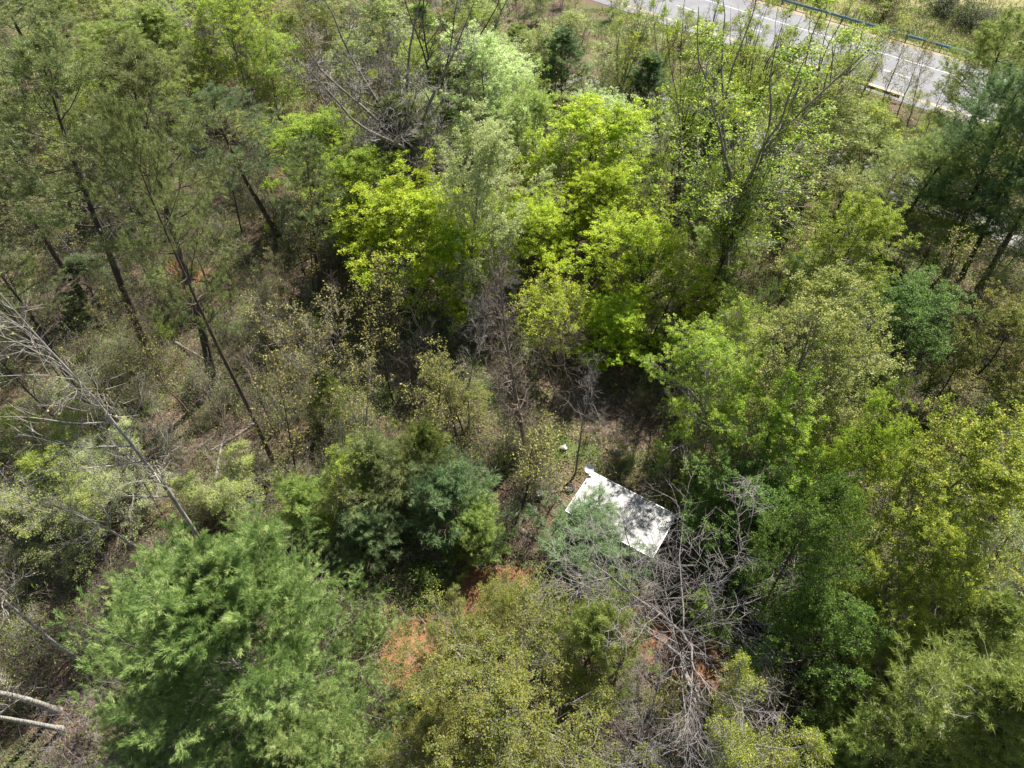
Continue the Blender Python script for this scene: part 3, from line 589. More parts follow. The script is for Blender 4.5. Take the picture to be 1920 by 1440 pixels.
# -- snag and thin trees of the glade
baret("dead grey snag bristling with short twigs in the central glade", proto='snag', base=(985, 858), top=(930, 490), bark='brown', w=3.6)
baret("forked bare grey tree beside the snag", proto='bare2', base=(1035, 760), top=(1060, 520), bark='brown', w=4)
for i, (b, t, l) in enumerate([((737, 755), (672, 470), "dark curved bare stem, leftmost in the sunny glade"), ((815, 745), (765, 470), "dark bare stem in the middle of the sunny glade"),
        ((788, 800), (745, 590), "short dark stem at the front of the sunny glade"), ((658, 762), (585, 560), "thin grey stem left of the sunny glade"),
        ((1078, 890), (1130, 640), "thin leaning stem behind the satellite dish"), ((880, 800), (870, 600), "thin brown stem in the ochre bush of the glade"),
        ((640, 800), (540, 600), "bare crooked grey stem behind the young pines"), ((905, 660), (890, 540), "slim dark stem behind the snag"),
        ((725, 530), (712, 400), "short dark trunk under the fresh green maple"), ((570, 720), (480, 560), "rosy grey twiggy stem left of the glade")]):
    baret(l, proto='sapling%d' % (0 if i % 3 else 1), base=b, top=t, bark='dark' if i < 3 else 'grey', leaf='bud', w=3.4)
# -- young pines in front of the glade
pinet("feathery young pine in front of the sunny glade", proto='loose0', crown=(725, 860, 95), h=7, leaf='ypine')
pinet("young pine right of the feathery young pine", proto='loose1', crown=(850, 930, 92), h=6, leaf='dpine')
pinet("small soft pine left of the young pines", proto='loose1', crown=(570, 940, 66), h=5.5, leaf='gpine')
pinet("low young pine in the shade above the clay patch", proto='loose0', crown=(690, 965, 75), h=5, leaf='dpine')
pinet("tiny pale pine top standing alone left of the glade", proto='young1', crown=(610, 730, 40), h=5, leaf='gpine')
leaft("ochre tinted bush tree in the sunny glade", proto='fuzzy1', crown=(850, 740, 75), h=6, leaf='olive', bark='brown')
leaft("small yellow leaved sapling at the edge of the big blue green pine", proto='fuzzy2', crown=(640, 890, 60), h=7, leaf='yellow', bark='grey')
pinet("soft young pine behind the feathery young pine, tallest of the clump", proto='loose0', crown=(800, 850, 62), h=7, leaf='gpine')
pinet("young pine at the near right of the clump above the clay", proto='loose1', crown=(890, 985, 60), h=5, leaf='gpine')
# -- dark pines at the right edge
baret("slim leaning dark sapling between two glade stems", proto='sapling0', base=(850, 700), top=(835, 560), bark='dark', leaf='bud', w=2.6)
pinet("large dark layered pine at the upper right edge", proto='layered', base=(1775, 515), top=(1900, 110), leaf='dpine', bark='dark')
pinet("second dark pine trunk beside the large layered pine", proto='layered', base=(1800, 525), top=(1960, 190), leaf='gpine', bark='dark', w=7)
pinet("third dark pine leaning over the right edge", proto='layered', base=(1835, 540), top=(2010, 260), leaf='dpine', bark='dark', w=7)
pinet("dark pine crown in front of the road at the right", proto='layered', crown=(1730, 330, 105), h=10, leaf='gpine', bark='dark')
pinet("dark pine crown on the right edge near the grass", proto='layered', crown=(1880, 130, 100), h=14, leaf='gpine', bark='dark')
# -- upper right tall sparse trees
leaft("tall vase shaped tree with sparse yellow leaves in front of the road", proto='fan0', base=(1340, 590), top=(1500, -10), leaf='yellow', bark='grey', w=10.5)
leaft("slim companion trunk beside the tall vase shaped tree", proto='fan1', base=(1318, 600), top=(1420, 150), leaf='yellow', bark='dark', w=5)
leaft("slender sparse tree with a dark trunk left of the vase shaped tree", proto='fan1', base=(1255, 415), top=(1340, -20), leaf='yellow', bark='dark', w=6)
leaft("thin grey tree in front of the two dark cedars", proto='fan2', base=(1178, 205), top=(1215, -40), leaf='yellow', bark='grey', w=5)
leaft("slim tree with dark forked stem behind the white blossom", proto='fan0', base=(1345, 370), top=(1420, 60), leaf='yellow', bark='dark', w=5)
# -- bare giants at the top centre
baret("tall dark limbed bare tree at the top centre", proto='limber', base=(802, 415), top=(715, -40), bark='grey', w=13)
baret("bare dark tree right of the tallest bare tree", proto='limber', base=(822, 300), top=(838, -80), bark='dark', w=9)
baret("bare multi stemmed grey tree at the top left beside the white post", proto='limber', base=(400, 175), top=(335, -50), bark='grey', w=8)
# -- evergreens at the top
pinet("round dark cedar at the top centre", proto='young0', crown=(975, 95, 60), h=7, leaf='gpine')
pinet("darkest cedar behind the thin grey tree", proto='young1', crown=(1215, 160, 62), h=9, leaf='dpine')
pinet("hazy green pine right of the round dark cedar", proto='young2', crown=(1060, 110, 55), h=8, leaf='dpine')
pinet("soft green pine below the vase shaped tree", proto='young0', crown=(1370, 420, 65), h=8, leaf='gpine')
pinet("dull green pine between the slender trees", proto='young1', crown=(1330, 240, 60), h=8, leaf='dpine')
leaft("light yellow green tree at the top left centre", proto='dense2', crown=(430, 60, 95), h=12, leaf='yellow', bark='grey')
leaft("yellow green tree below the light top left tree", proto='fuzzy0', crown=(500, 130, 70), h=9, leaf='green', bark='grey')
bush("white blossoming shrub behind the bare giants", proto='leafy0', crown=(680, 130, 70), h=5, leaf='petal', bark='grey')
bush("white blossoming shrub under the dark slender tree", proto='leafy1', crown=(1325, 285, 30), h=3.5, leaf='petal', bark='grey')
bush("small white blossoming shrub beside the lower lane", proto='leafy2', crown=(1560, 335, 30), h=3, leaf='petal', bark='grey')

# ------------------------------------------------------------------ background and understory repeats
rnd = random.Random(11)
def s_of(x, y): return 0.66 * x + 0.75 * y
shed_c = (6.2, 19.8)
def blocked(x, y, r=1.5):
    s = s_of(x, y)
    if 77.5 < s < 96: return True
    if 59.5 < s < 68 and x > -30: return True
    if math.hypot(x - shed_c[0], y - shed_c[1]) < 3.6 + r * 0.5: return True
    if math.hypot(x - 3.6, y - 22.5) < 1.8: return True
    for c in (clay1, clay2, glade):
        if bool(inpoly(np.array(x), np.array(y), c)): return True
    return False
def scatter(n, x0, x1, y0, y1, fn, cond=None, tries=40):
    pts = []
    for _ in range(n):
        best = None
        for _ in range(tries):
            x, y = rnd.uniform(x0, x1), rnd.uniform(y0, y1)
            if abs(x) > (y * 0.62 + 36 * 0.75) * 0.95 + 3 or blocked(x, y): continue
            if cond and not cond(x, y): continue
            d = min([math.hypot(x - a, y - b) for a, b in pts] or [99])
            if best is None or d > best[0]: best = (d, x, y)
            if len(pts) == 0 or d > 3: break
        if best: pts.append(best[1:]); fn(best[1], best[2])
# far wood between the maples and the roads
def far_tree(x, y):
    k = rnd.random(); i = rnd.randrange(3)
    near_road = s_of(x, y) > 66
    h = rnd.uniform(2.5, 4.6) if near_road else rnd.uniform(6, 11)
    if k < 0.42: leaft("hazy yellow green tree of the far wood below the road", proto='fuzzy%d' % i, pos=(x, y), h=h, w=h * .75, leaf=rnd.choice(['soft', 'yellow', 'pale', 'soft']), bark='grey', group="young leafing trees of the far wood")
    elif k < 0.62: leaft("thin sparse leafed tree of the far wood below the road", proto='fan%d' % i, pos=(x, y), h=h * 1.3, w=h * .5, leaf='yellow', bark='grey', group="sparse trees of the far wood")
    elif k < 0.80: baret("leafless grey tree of the far wood below the road", proto='bare%d' % i, pos=(x, y), h=h, w=h * .6, bark='grey', group="leafless trees of the far wood")
    elif k < 0.90: pinet("dull green pine of the far wood below the road", proto='young%d' % i, pos=(x, y), h=h, w=h * .7, leaf='gpine', group="small pines of the far wood")
    else: leaft("soft green leafy tree of the far wood below the road", proto='dense%d' % i, pos=(x, y), h=h, w=h * .6, leaf='soft', bark='grey', group="leafy trees of the far wood")
scatter(150, -66, 45, 50, 112, far_tree, lambda x, y: s_of(x, y) < (60 if x > -30 else 60) )
scatter(44, 0, 60, 25, 100, lambda x, y: far_tree(x, y), lambda x, y: 68 < s_of(x, y) < 77)
scatter(14, -40, 5, 80, 112, lambda x, y: far_tree(x, y), lambda x, y: 68 < s_of(x, y) < 77.5)
# understory saplings and shrubs
def under(x, y):
    i = rnd.randrange(3); k = rnd.random()
    if k < 0.5: bush("tangled brown twiggy shrub on the leaf litter", proto='twiggy%d' % i, pos=(x, y), h=rnd.uniform(1.2, 2.6), w=rnd.uniform(2, 3.6), leaf='weed', bark='brown', group="twiggy undergrowth shrubs")
    elif k < 0.85: bush("low green leafy shrub on the forest floor", proto='leafy%d' % i, pos=(x, y), h=rnd.uniform(0.7, 1.8), w=rnd.uniform(1.2, 2.6), leaf=rnd.choice(['weed', 'deep', 'green']), bark='brown', group="leafy undergrowth shrubs")
    else: baret("thin bare sapling among the undergrowth", proto='sapling%d' % (i), pos=(x, y), h=rnd.uniform(3, 6), leaf='bud', bark='grey', group="thin bare saplings of the undergrowth")
scatter(170, -50, 50, 5, 66, under)
scatter(85, -42, 2, 10, 58, lambda x, y: bush('grey brushy shrub of thin upright stems in the left hand wood', proto='twiggy%d' % rnd.randrange(3), pos=(x, y), h=rnd.uniform(2.2, 3.8), w=rnd.uniform(2.2, 3.6), leaf='soft', bark='rosy', group='brushy shrubs of the left hand wood'))
def right_under(x, y):
    i = rnd.randrange(3)
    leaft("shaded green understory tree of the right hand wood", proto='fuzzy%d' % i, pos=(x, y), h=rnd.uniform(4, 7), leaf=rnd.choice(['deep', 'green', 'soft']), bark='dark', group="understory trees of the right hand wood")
scatter(60, 8, 46, 10, 58, right_under, lambda x, y: s_of(x, y) < 59)
scatter(44, -46, 2, 20, 66, lambda x, y: baret("slim leafless tree in the left hand wood", proto='bare%d' % rnd.randrange(3), pos=(x, y), h=rnd.uniform(5, 9), w=rnd.uniform(2.6, 4.2), bark='brown', group="slim leafless trees of the left hand wood"))
scatter(12, -60, 60, 4, 100, lambda x, y: bush("dark brushy shrub beyond the far guardrail", proto='twiggy%d' % rnd.randrange(3), pos=(x, y), h=1, bark='dark', group="x") , lambda x, y: False)
scatter(160, -46, 40, 18, 84, lambda x, y: baret("thin dark leaning stem with few twigs standing among the forest trees", proto='sapling%d' % rnd.randrange(2), pos=(x, y), h=rnd.uniform(6, 12), w=rnd.uniform(2.2, 3.6), tilt=(rnd.uniform(-1.6, 1.6), rnd.uniform(-1.2, 1.2)), leaf='bud', bark=rnd.choice(['dark', 'brown', 'grey']), group="thin dark stems among the trees"))
def log(x, y):
    r = np.random.default_rng(int(x * 100 + 5000)); ln = r.uniform(2, 5); a = r.uniform(0, 6.28); b = MB(); z = float(gz(x, y)) + 0.1
    p, q = grow(r, [[0, 0, 0]], [[math.cos(a), math.sin(a), 0.02]], ln, r.uniform(0.06, 0.13), 8, 0.04, 0.0, 0.4); b.tubes(p, q, 7)
    u, v_, t_, r_, _ = sprout(r, p, q, 5, 0.3, 0.95, 0.9, 0.2); e, f = grow(r, u, v_ + np.array([0, 0, .3]), r.uniform(0.4, 1.2, 5), 0.022, 5, 0.12, 0, 0.3); b.tubes(e, f, 4)
    o = obj("fallen_log", b.mesh("fallen_log", [BK['grey'] if r.random() < .5 else BK['brown']])); o.location = (x, y, z)
    tag(o, "fallen dead log with broken branch stubs lying on the forest floor", "log", "fallen logs on the forest floor")
scatter(26, -40, 10, 12, 52, log, lambda x, y: math.hypot(x - 5, y - 21) > 7.5)
# beyond the road
for i in range(26):
    u = rnd.uniform(-45, -12) if i < 14 else rnd.uniform(-14, 25); s = rnd.uniform(97.5, 106) if i < 14 else rnd.uniform(103, 122)
    x, y, _ = road_pt(u, s)
    bush("dark brushy thicket shrub beyond the far guardrail", proto='twiggy%d' % (i % 3), pos=(x, y), h=rnd.uniform(2.5, 5), w=rnd.uniform(4, 7), leaf='deep' if i % 2 else 'olive', bark='dark' if i % 3 else 'rosy', group="thicket shrubs beyond the road")

# ------------------------------------------------------------------ ground cover
def scat_pts(rng, n, dens):
    out = []; tot = 0
    while tot < n:
        y = 4 + 90 * rng.random(60000) ** 1.35; x = (rng.random(60000) * 2 - 1) * (y * 0.56 + 25)
        s = s_of(x, y); ok = (rng.random(60000) < dens(x, y)) & ~((s > 79) & (s < 94)) & ~((s > 61.3) & (s < 66.8) & (x > -30)) & (np.hypot(x - shed_c[0], y - shed_c[1]) > 0)
        p = np.stack([x[ok], y[ok]], 1); out.append(p); tot += len(p)
    return np.concatenate(out)[:n]
def isclay(x, y): return inpoly(x, y, clay1) | inpoly(x, y, clay2)
rng = np.random.default_rng(77)
P = scat_pts(rng, 110000, lambda x, y: np.where(isclay(x, y), 0.22, 0.9) * np.clip(1.1 - y / 90, 0.2, 1))
b = MB(); b.leaves(rng, np.column_stack([P, gz(P[:, 0], P[:, 1]) + rng.uniform(0.01, 0.07, len(P))]), rng.uniform(0.07, 0.15, len(P)) * (1 + P[:, 1] / 90), 2.5)
tag(obj("leaf_litter", b.mesh("leaf_litter", [LF['litter']])), "brown fallen leaves covering the forest floor", "leaf litter", kind='stuff')
def wd(x, y):
    n = vnoise(x, y, 4.0) * 0.6 + vnoise(x + 40, y - 7, 1.3) * 0.4
    glade_ = np.where(inpoly(x, y, glade), 0.9, 0.0); right = np.clip((x - 6) / 10, 0, 0.5)
    return np.where(isclay(x, y), 0.02, np.clip((n + glade_ * 0.45 + right - 0.5) * 2.2, 0.03, 1))
P = scat_pts(rng, 430000, wd)
b = MB(); b.leaves(rng, np.column_stack([P, gz(P[:, 0], P[:, 1]) + 0.05 + np.abs(rng.normal(0, 0.16, len(P))) * (0.5 + vnoise(P[:, 0], P[:, 1], 2.0))]), rng.uniform(0.06, 0.12, len(P)) * (1 + P[:, 1] / 110), 1.0, 0, np.clip(vnoise(P[:, 0], P[:, 1], 1.5) * .6 + rng.normal(0.2, 0.2, len(P)), 0, 1))
tag(obj("weeds", b.mesh("weeds", [LF['weed']])), "low green weeds and vines spread over the forest floor", "weeds", kind='stuff')
P = scat_pts(rng, 60000, lambda x, y: np.where(isclay(x, y), 0.02, np.clip(vnoise(x - 30, y + 9, 3.0) * 1.6 - 0.5, 0.03, 1)))
az = rng.uniform(0, 6.28, len(P)); el = rng.uniform(0.3, 1.3, len(P))
pt, rd = grow(rng, np.column_stack([P, gz(P[:, 0], P[:, 1])]), np.stack([np.sin(el) * np.cos(az), np.sin(el) * np.sin(az), np.cos(el)], 1), rng.uniform(0.5, 2.0, len(P)), 0.010, 6, 0.25, -0.1, 0.4)
b = MB(); b.tubes(pt, rd, 3, 0, False)
tag(obj("brambles", b.mesh("brambles", [BK['rosy']])), "thin arching bramble canes and twigs over the forest floor", "brambles", kind='stuff')
# waist-high undergrowth that nobody could count
P = scat_pts(rng, 4300, lambda x, y: np.where(isclay(x, y) | (np.hypot(x - shed_c[0], y - shed_c[1]) < 3.2) | (np.hypot(x - 3.6, y - 22.5) < 1.8) | (y > 72) | inpoly(x, y, hollow) | (inpoly(x, y, glade) & (vnoise(x, y, 2.0) > 0.35)), 0.0, np.clip(vnoise(x + 11, y + 3, 5.0) * 3.2 - 1.25, 0.05, 1)))
P = np.repeat(P, 5, 0); M = len(P); az = rng.uniform(0, 6.28, M); el = np.abs(rng.normal(0.35, 0.3, M)); ln = rng.uniform(0.7, 2.3, M)
pt, rd = grow(rng, np.column_stack([P + rng.normal(size=P.shape) * 0.12, gz(P[:, 0], P[:, 1]) - 0.05]), np.stack([np.sin(el) * np.cos(az), np.sin(el) * np.sin(az), np.cos(el)], 1), ln, 0.012, 6, 0.16, -0.03, 0.3)
b = MB(); b.tubes(pt, rd, 3, 1, False)
a_, d_, t_, r_, pi = sprout(rng, pt, rd, 4, 0.3, 1.0, 0.7, 0.3); tw, tr_ = grow(rng, a_, d_, ln[pi] * 0.35, 0.007, 4, 0.2, 0.0, 0.5); b.tubes(tw, tr_, 3, 1, False)
lf = rng.random(len(tw)) < 0.7; e = tw[lf]; c = e[:, -1][:, None, :] + rng.normal(size=(len(e), 5, 3)) * 0.07
b.leaves(rng, c.reshape(-1, 3), rng.uniform(0.05, 0.11, len(e) * 5), 0.8, 0, np.clip(np.repeat(rng.normal(0.5, 0.2, len(e)), 5) + rng.normal(size=len(e) * 5) * 0.1, 0, 1))
tag(obj("undergrowth", b.mesh("undergrowth", [LF['weed'], BK['brown']])), "waist high twiggy undergrowth with small fresh leaves", "undergrowth", kind='stuff')
# grass of the meadow beyond the road
n = 60000; u = rng.uniform(-60, 70, n); s = 94.5 + 40 * rng.random(n) ** 1.3; q = 0.66 ** 2 + 0.75 ** 2
C = np.stack([0.66 * s / q + ux * u, 0.75 * s / q + uy * u, np.zeros(n)], 1)
b = MB(); b.needles(rng, C, np.tile([0, 0, 1.0], (n, 1)), 0.38, 0.06, 3, 0.5, 0, np.clip(vnoise(C[:, 0], C[:, 1], 5.0), 0, 1))
tag(obj("meadow_grass", b.mesh("meadow_grass", [LF['straw']])), "rough yellow green grass beyond the road", "grass", kind='stuff')

# ------------------------------------------------------------------ the white roofed shed
A_, B_, C_ = [G(*p, 2.4) for p in ((1110, 884), (1268, 965), (1238, 1048))]
e1 = (B_ - A_)[:2]; Lx = float(np.linalg.norm(e1)); ang = math.atan2(e1[1], e1[0]); e1 = e1 / Lx; e2 = np.array([e1[1], -e1[0]])
Wy = 3.0; cen = A_[:2] + e1 * Lx / 2 + e2 * Wy / 2
def roof_material():
    m = new_mat("shed_roof_paint"); tc = N(m, "ShaderNodeTexCoord"); P = tc.outputs['Object']
    r = ramp(m, [(0.35, (0.20, 0.197, 0.195)), (0.6, (0.345, 0.345, 0.35))]); L(m, noise(m, 1.3, 6, 0.7, P), r.inputs[0])
    st = ramp(m, [(0.60, (0, 0, 0)), (0.74, (1, 1, 1))]); L(m, noise(m, 2.6, 6, 0.75, P), st.inputs[0])
    c = mixc(m, st.outputs[0], r.outputs[0], (0.25, 0.21, 0.18))
    mp = N(m, "ShaderNodeMapping"); mp.inputs['Scale'].default_value = (3.5, 0.35, 1); L(m, P, mp.inputs[0])
    sk = ramp(m, [(0.5, (0, 0, 0)), (0.75, (0.6, 0.6, 0.6))]); L(m, noise(m, 2.2, 5, 0.7, mp.outputs[0]), sk.inputs[0]); c = mixc(m, sk.outputs[0], c, (0.27, 0.235, 0.20))
    sp = ramp(m, [(0.66, (0, 0, 0)), (0.70, (0.9, 0.9, 0.9))]); L(m, noise(m, 22, 3, 0.6, P), sp.inputs[0]); c = mixc(m, sp.outputs[0], c, (0.10, 0.07, 0.045))
    p = N(m, "ShaderNodeBsdfPrincipled"); p.inputs['Roughness'].default_value = 0.55; L(m, c, p.inputs['Base Color'])
    b = N(m, "ShaderNodeBump"); b.inputs['Strength'].default_value = 0.25; b.inputs['Distance'].default_value = 0.02
    L(m, noise(m, 8, 4, 0.6, P), b.inputs['Height']); L(m, b.outputs[0], p.inputs['Normal'])
    o = N(m, "ShaderNodeOutputMaterial"); L(m, p.outputs[0], o.inputs[0]); return m
shed = empty("shed", (cen[0], cen[1], float(gz(*cen))), "small shed with a flat weathered white roof among the trees", "shed")
shed.rotation_euler = (0, 0, ang)
wallm = plain("shed_wall", (0.42, 0.41, 0.38), (0.55, 0.54, 0.50), 2, 0.7, 0, 0.2); darkm = plain("dark_void", (0.02, 0.022, 0.025), None, 2, 0.3)
metal = plain("trim_metal", (0.45, 0.46, 0.48), (0.6, 0.6, 0.62), 5, 0.4, 0.3)
hx, hy = Lx / 2 - 0.12, Wy / 2 - 0.12
b = MB()
for (cx, cy, sx, sy) in ((0, hy - 0.04, 2 * hx, 0.08), (0, -hy + 0.04, 2 * hx, 0.08), (-hx + 0.04, 0, 0.08, 2 * hy - 0.163), (hx - 0.04, 0, 0.08, 2 * hy - 0.163)): b.box((cx, cy, 1.15), (sx, sy, 2.2))
for x in np.arange(-hx + 0.2, hx - 0.1, 0.3): b.box((x, -hy - 0.008, 1.15), (0.04, 0.02, 2.15)); b.box((x, hy + 0.008, 1.15), (0.04, 0.02, 2.15))
for y in np.arange(-hy + 0.2, hy - 0.1, 0.3): b.box((-hx - 0.008, y, 1.15), (0.02, 0.04, 2.15)); b.box((hx + 0.008, y, 1.15), (0.02, 0.04, 2.15))
obj("wall", b.mesh("wall", [wallm]), shed)
b = MB(); b.box((0, 0, 2.32), (Lx, Wy, 0.09), 0, 0, 0.012)
for x in np.arange(-Lx / 2 + 0.6, Lx / 2 - 0.2, 0.61): b.box((x, 0, 2.372), (0.03, Wy - 0.1, 0.018), 0, 0, 0.012)
roof = obj("roof", b.mesh("roof", [roof_material()]), shed)
b = MB(); b.box((0, Wy / 2 + 0.02, 2.33), (Lx + 0.08, 0.035, 0.13)); b.box((0, -Wy / 2 - 0.02, 2.30), (Lx + 0.08, 0.035, 0.13)); b.box((-Lx / 2 - 0.02, 0, 2.32), (0.035, Wy, 0.12)); b.box((Lx / 2 + 0.02, 0, 2.32), (0.035, Wy, 0.12))
obj("roof_edge", b.mesh("roof_edge", [metal]), roof)
b = MB(); b.box((-0.8, -hy - 0.04, 1.02), (0.85, 0.04, 1.95)); dr = obj("door", b.mesh("door", [plain("door_paint", (0.36, 0.38, 0.38), (0.46, 0.47, 0.46), 3, 0.6)]), shed)
b = MB(); b.box((-0.47, -hy - 0.085, 1.0), (0.05, 0.05, 0.12)); obj("handle", b.mesh("handle", [metal]), dr)
b = MB(); b.box((0.9, -hy - 0.035, 1.35), (0.9, 0.03, 0.62)); wn = obj("window", b.mesh("window", [darkm]), shed)
b = MB()
for (x, z, sx, sz) in ((0.9, 1.69, 1.02, 0.06), (0.9, 1.01, 1.02, 0.06), (0.42, 1.35, 0.06, 0.62), (1.38, 1.35, 0.06, 0.62), (0.9, 1.35, 0.04, 0.62)): b.box((x, -hy - 0.055, z), (sx, 0.03, sz))
obj("frame", b.mesh("frame", [metal]), wn)

# satellite dish on the far corner of the roof
dp = G(1105, 878, 2.75)
dish = empty("satellite_dish", tuple(dp - np.array([0, 0, 0.36])), "small round white satellite dish on the far corner of the shed roof", "satellite dish")
b = MB(); k = 28; v = []; rings = 6
for j in range(rings + 1):
    rr = 0.27 * j / rings
    for i in range(k): a_ = i * 6.2832 / k; v.append((rr * math.cos(a_), rr * math.sin(a_) * 0.92, rr * rr * 1.1))
f = [(j * k + i, j * k + (i + 1) % k, (j + 1) * k + (i + 1) % k, (j + 1) * k + i) for j in range(rings) for i in range(k)]
V1 = np.array(v); V2 = V1 - np.array([0, 0, 0.012]); Rm = np.array(Matrix.Rotation(math.radians(38), 3, 'X')); off = np.array([0, 0, 0.30])
b.add(V1 @ Rm.T + off, f, 0, None, True); b.add(V2 @ Rm.T + off, [q[::-1] for q in f], 0, None, True)
wp = plain("dish_enamel", (0.62, 0.64, 0.68), (0.72, 0.74, 0.78), 5, 0.45)
obj("reflector", b.mesh("reflector", [wp]), dish)
b = MB(); tp = np.array([[[0, 0, -0.25], [0, 0, 0.05], [0, 0.02, 0.29]]], float); b.tubes(tp, np.full((1, 3), 0.022), 8); obj("mast", b.mesh("mast", [metal]), dish)
b = MB(); tp = np.array([[[0, -0.2, 0.18], [0, -0.38, 0.42], [0, -0.36, 0.52]]], float); b.tubes(tp, np.full((1, 3), 0.014), 6); b.box((0, -0.36, 0.55), (0.07, 0.06, 0.1)); obj("feed_arm", b.mesh("feed_arm", [metal]), dish)

# ------------------------------------------------------------------ junk left of the shed and odd bits
def at(px, py, z=0.0): q = G(px, py, z); return (float(q[0]), float(q[1]), float(gz(q[0], q[1])) + z)
conc = plain("concrete", (0.24, 0.235, 0.225), (0.36, 0.35, 0.34), 9, 0.9, 0, 0.5)
def block(px, py, rz, label):
    root = empty("cinder_block", at(px, py), label, "cinder block"); root.rotation_euler = (0, 0, rz)
    b = MB(); L_, W_, H_ = 0.42, 0.21, 0.2; t = 0.035
    b.box((0, W_ / 2 - t / 2, H_ / 2 + .06), (L_, t, H_)); b.box((0, -W_ / 2 + t / 2, H_ / 2 + .06), (L_, t, H_))
    for x in (-L_ / 2 + t / 2, 0, L_ / 2 - t / 2): b.box((x, 0, H_ / 2 + .06), (t, W_ - 2 * t - .002, H_ - .004))
    root.name = "cinder_block"; obj("block", b.mesh("block", [conc]), root)
block(984, 940, -0.5, "grey two holed cinder block lying left of the shed")
block(1000, 962, 0.5, "second cinder block half hidden by weeds nearer the clay")
r_ = empty("bin", at(1012, 935), "pale grey plastic bin standing among the junk left of the shed", "bin"); r_.rotation_euler = (0, 0, 0.35)
b = MB(); b.box((0, 0, 0.22), (0.34, 0.3, 0.4)); obj("body", b.mesh("body", [plain("bin_plastic", (0.16, 0.17, 0.18), (0.22, 0.23, 0.24), 4, 0.5)]), r_)
b = MB(); b.box((0, 0, 0.445), (0.39, 0.35, 0.045)); b.box((0, 0, 0.475), (0.2, 0.18, 0.02)); obj("lid", b.mesh("lid", [plain("bin_lid", (0.20, 0.21, 0.22), (0.28, 0.29, 0.30), 4, 0.5)]), r_)
b = MB(); p0 = np.array([0, 0, -0.2]); b.tubes(np.array([[[0, 0, -0.2], [0.02, 0.01, 0.5], [0.03, 0, 1.15], [0.05, 0.02, 1.6]]]), np.array([[.05, .05, .047, .045]]), 8); o = obj("wooden_post", b.mesh("wooden_post", [BK['pale']])); o.location = at(998, 955); tag(o, "upright pale wooden post beside the cinder block", "post")
o_ = empty("tire", at(1066, 918), "black rubber tire lying flat beside the shed's left side", "tire")
def torus(b, R, r, k=26, j=10, z=0.0, sq=1.0):
    v = [((R + r * math.cos(q * 6.2832 / j)) * math.cos(i * 6.2832 / k), (R + r * math.cos(q * 6.2832 / j)) * math.sin(i * 6.2832 / k), z + r * sq * math.sin(q * 6.2832 / j)) for i in range(k) for q in range(j)]
    b.add(v, [(i * j + q, ((i + 1) % k) * j + q, ((i + 1) % k) * j + (q + 1) % j, i * j + (q + 1) % j) for i in range(k) for q in range(j)], 0, None, True)
b = MB(); torus(b, 0.27, 0.09, z=0.12, sq=1.2); obj("tread", b.mesh("tread", [plain("rubber", (0.018, 0.018, 0.02), (0.03, 0.03, 0.032), 6, 0.7)]), o_)
b = MB(); torus(b, 0.17, 0.025, z=0.16); b.box((0, 0, 0.12), (0.3, 0.06, 0.02)); b.box((0, 0, 0.121), (0.06, 0.3, 0.023)); obj("rim", b.mesh("rim", [plain("rusty_rim", (0.06, 0.045, 0.035), (0.13, 0.10, 0.08), 6, 0.7)]), o_)
wood = plain("weathered_board", (0.14, 0.115, 0.09), (0.26, 0.22, 0.18), 7, 0.85, 0, 0.3)
for (px, py, rz, ln, z, lab) in ((975, 960, 1.0, 1.3, 0.12, "weathered board lying across the junk beside the cinder block"), (1040, 925, 0.3, 1.1, 0.1, "weathered board lying beside the black tire"), (990, 1003, -0.6, 1.7, 0.15, "weathered grey board in the shade below the junk"), (1050, 940, -0.9, 0.9, 0.12, "short board leaning towards the shed wall")):
    b = MB(); b.box((0, 0, 0), (ln, 0.14, 0.03), 0, 0, 0.1, 0.06); b.box((ln * .2, 0.02, 0.03), (0.12, 0.1, 0.025), 0.3); o = obj("board", b.mesh("board", [wood])); q = at(px, py); o.location = (q[0], q[1], q[2] + z); o.rotation_euler = (0, 0.05, rz); tag(o, lab, "board", "boards of the junk heap")
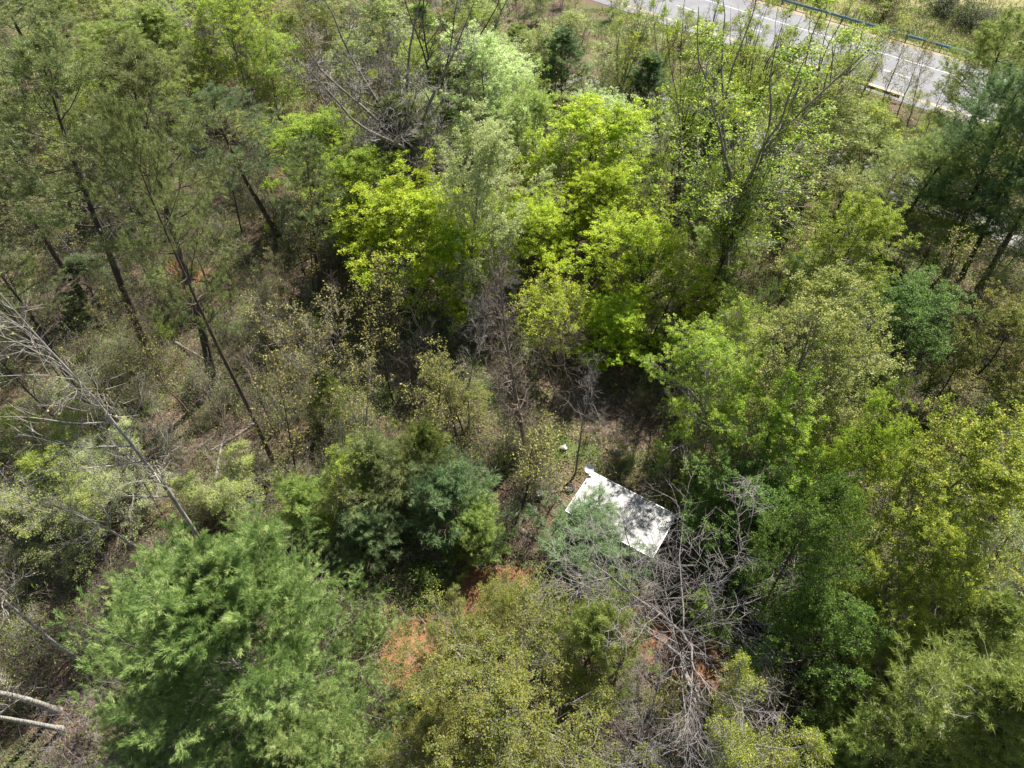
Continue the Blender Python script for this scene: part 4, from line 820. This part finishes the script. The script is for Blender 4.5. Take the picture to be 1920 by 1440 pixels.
def scrap(px, py, sz, lab, z=0.12):
    rr = np.random.default_rng(int(px)); n = 9; b = MB(); gx, gy = np.meshgrid(np.linspace(-1, 1, n), np.linspace(-1, 1, n))
    zz = rr.normal(0, 0.16, (n, n)) * sz + 0.3 * sz * np.exp(-(gx ** 2 + gy ** 2)); wx = rr.normal(0, 0.06, (n, n)); wy = rr.normal(0, 0.06, (n, n))
    top = np.stack([(gx + wx) * sz * .5 * (1 - .25 * gy ** 2), (gy + wy) * sz * .4 * (1 - .3 * gx ** 2), zz], -1).reshape(-1, 3); i = np.arange(n * n).reshape(n, n)
    F_ = np.stack([i[:-1, :-1], i[:-1, 1:], i[1:, 1:], i[1:, :-1]], -1).reshape(-1, 4); b.add(top, F_, 0, None, True); b.add(top - [0, 0, 0.01], F_[:, ::-1], 0, None, True)
    o = obj("plastic_sheet", b.mesh("plastic_sheet", [plain("white_plastic", (0.30, 0.30, 0.30), (0.50, 0.50, 0.50), 4, 0.5)])); q = at(px, py); o.location = (q[0], q[1], q[2] + z); tag(o, lab, "plastic")
scrap(1158, 853, 0.4, "crumpled white plastic scrap on the weeds behind the shed")
scrap(1057, 843, 0.45, "pale plastic scrap on the grass behind the satellite dish")
scrap(1002, 963, 0.35, "white plastic scrap at the foot of the pale post")
# white post far left
b = MB(); b.tubes(np.array([[[0, 0, -0.2], [0, 0, 0.8], [0, 0, 1.7]]], float), np.array([[.16, .16, .16]]), 12); b.tubes(np.array([[[0, 0, 1.7], [0, 0, 1.78], [0, 0, 1.82]]], float), np.array([[.18, .18, .02]]), 12)
o = obj("marker_post", b.mesh("marker_post", [plain("white_post", (0.6, 0.6, 0.58), (0.75, 0.75, 0.73), 4, 0.6)])); o.location = at(283, 88); tag(o, "short white marker post on brown ground at the top left", "post")
# white sign by the lower lane
r_ = empty("road_sign", at(1135, 168), "bright white sign board beside the lower lane behind the thin grey tree", "sign"); r_.rotation_euler = (0, 0, 0.2)
b = MB(); b.box((0, 0, 1.25), (0.95, 0.05, 0.9), 0, 0, -0.45); obj("panel", b.mesh("panel", [plain("sign_white", (0.8, 0.8, 0.8), (0.85, 0.85, 0.85), 4, 0.4)]), r_)
b = MB(); b.box((-0.3, 0.05, 0.5), (0.06, 0.06, 1.3)); b.box((0.3, 0.05, 0.5), (0.06, 0.06, 1.3)); obj("legs", b.mesh("legs", [wood]), r_)
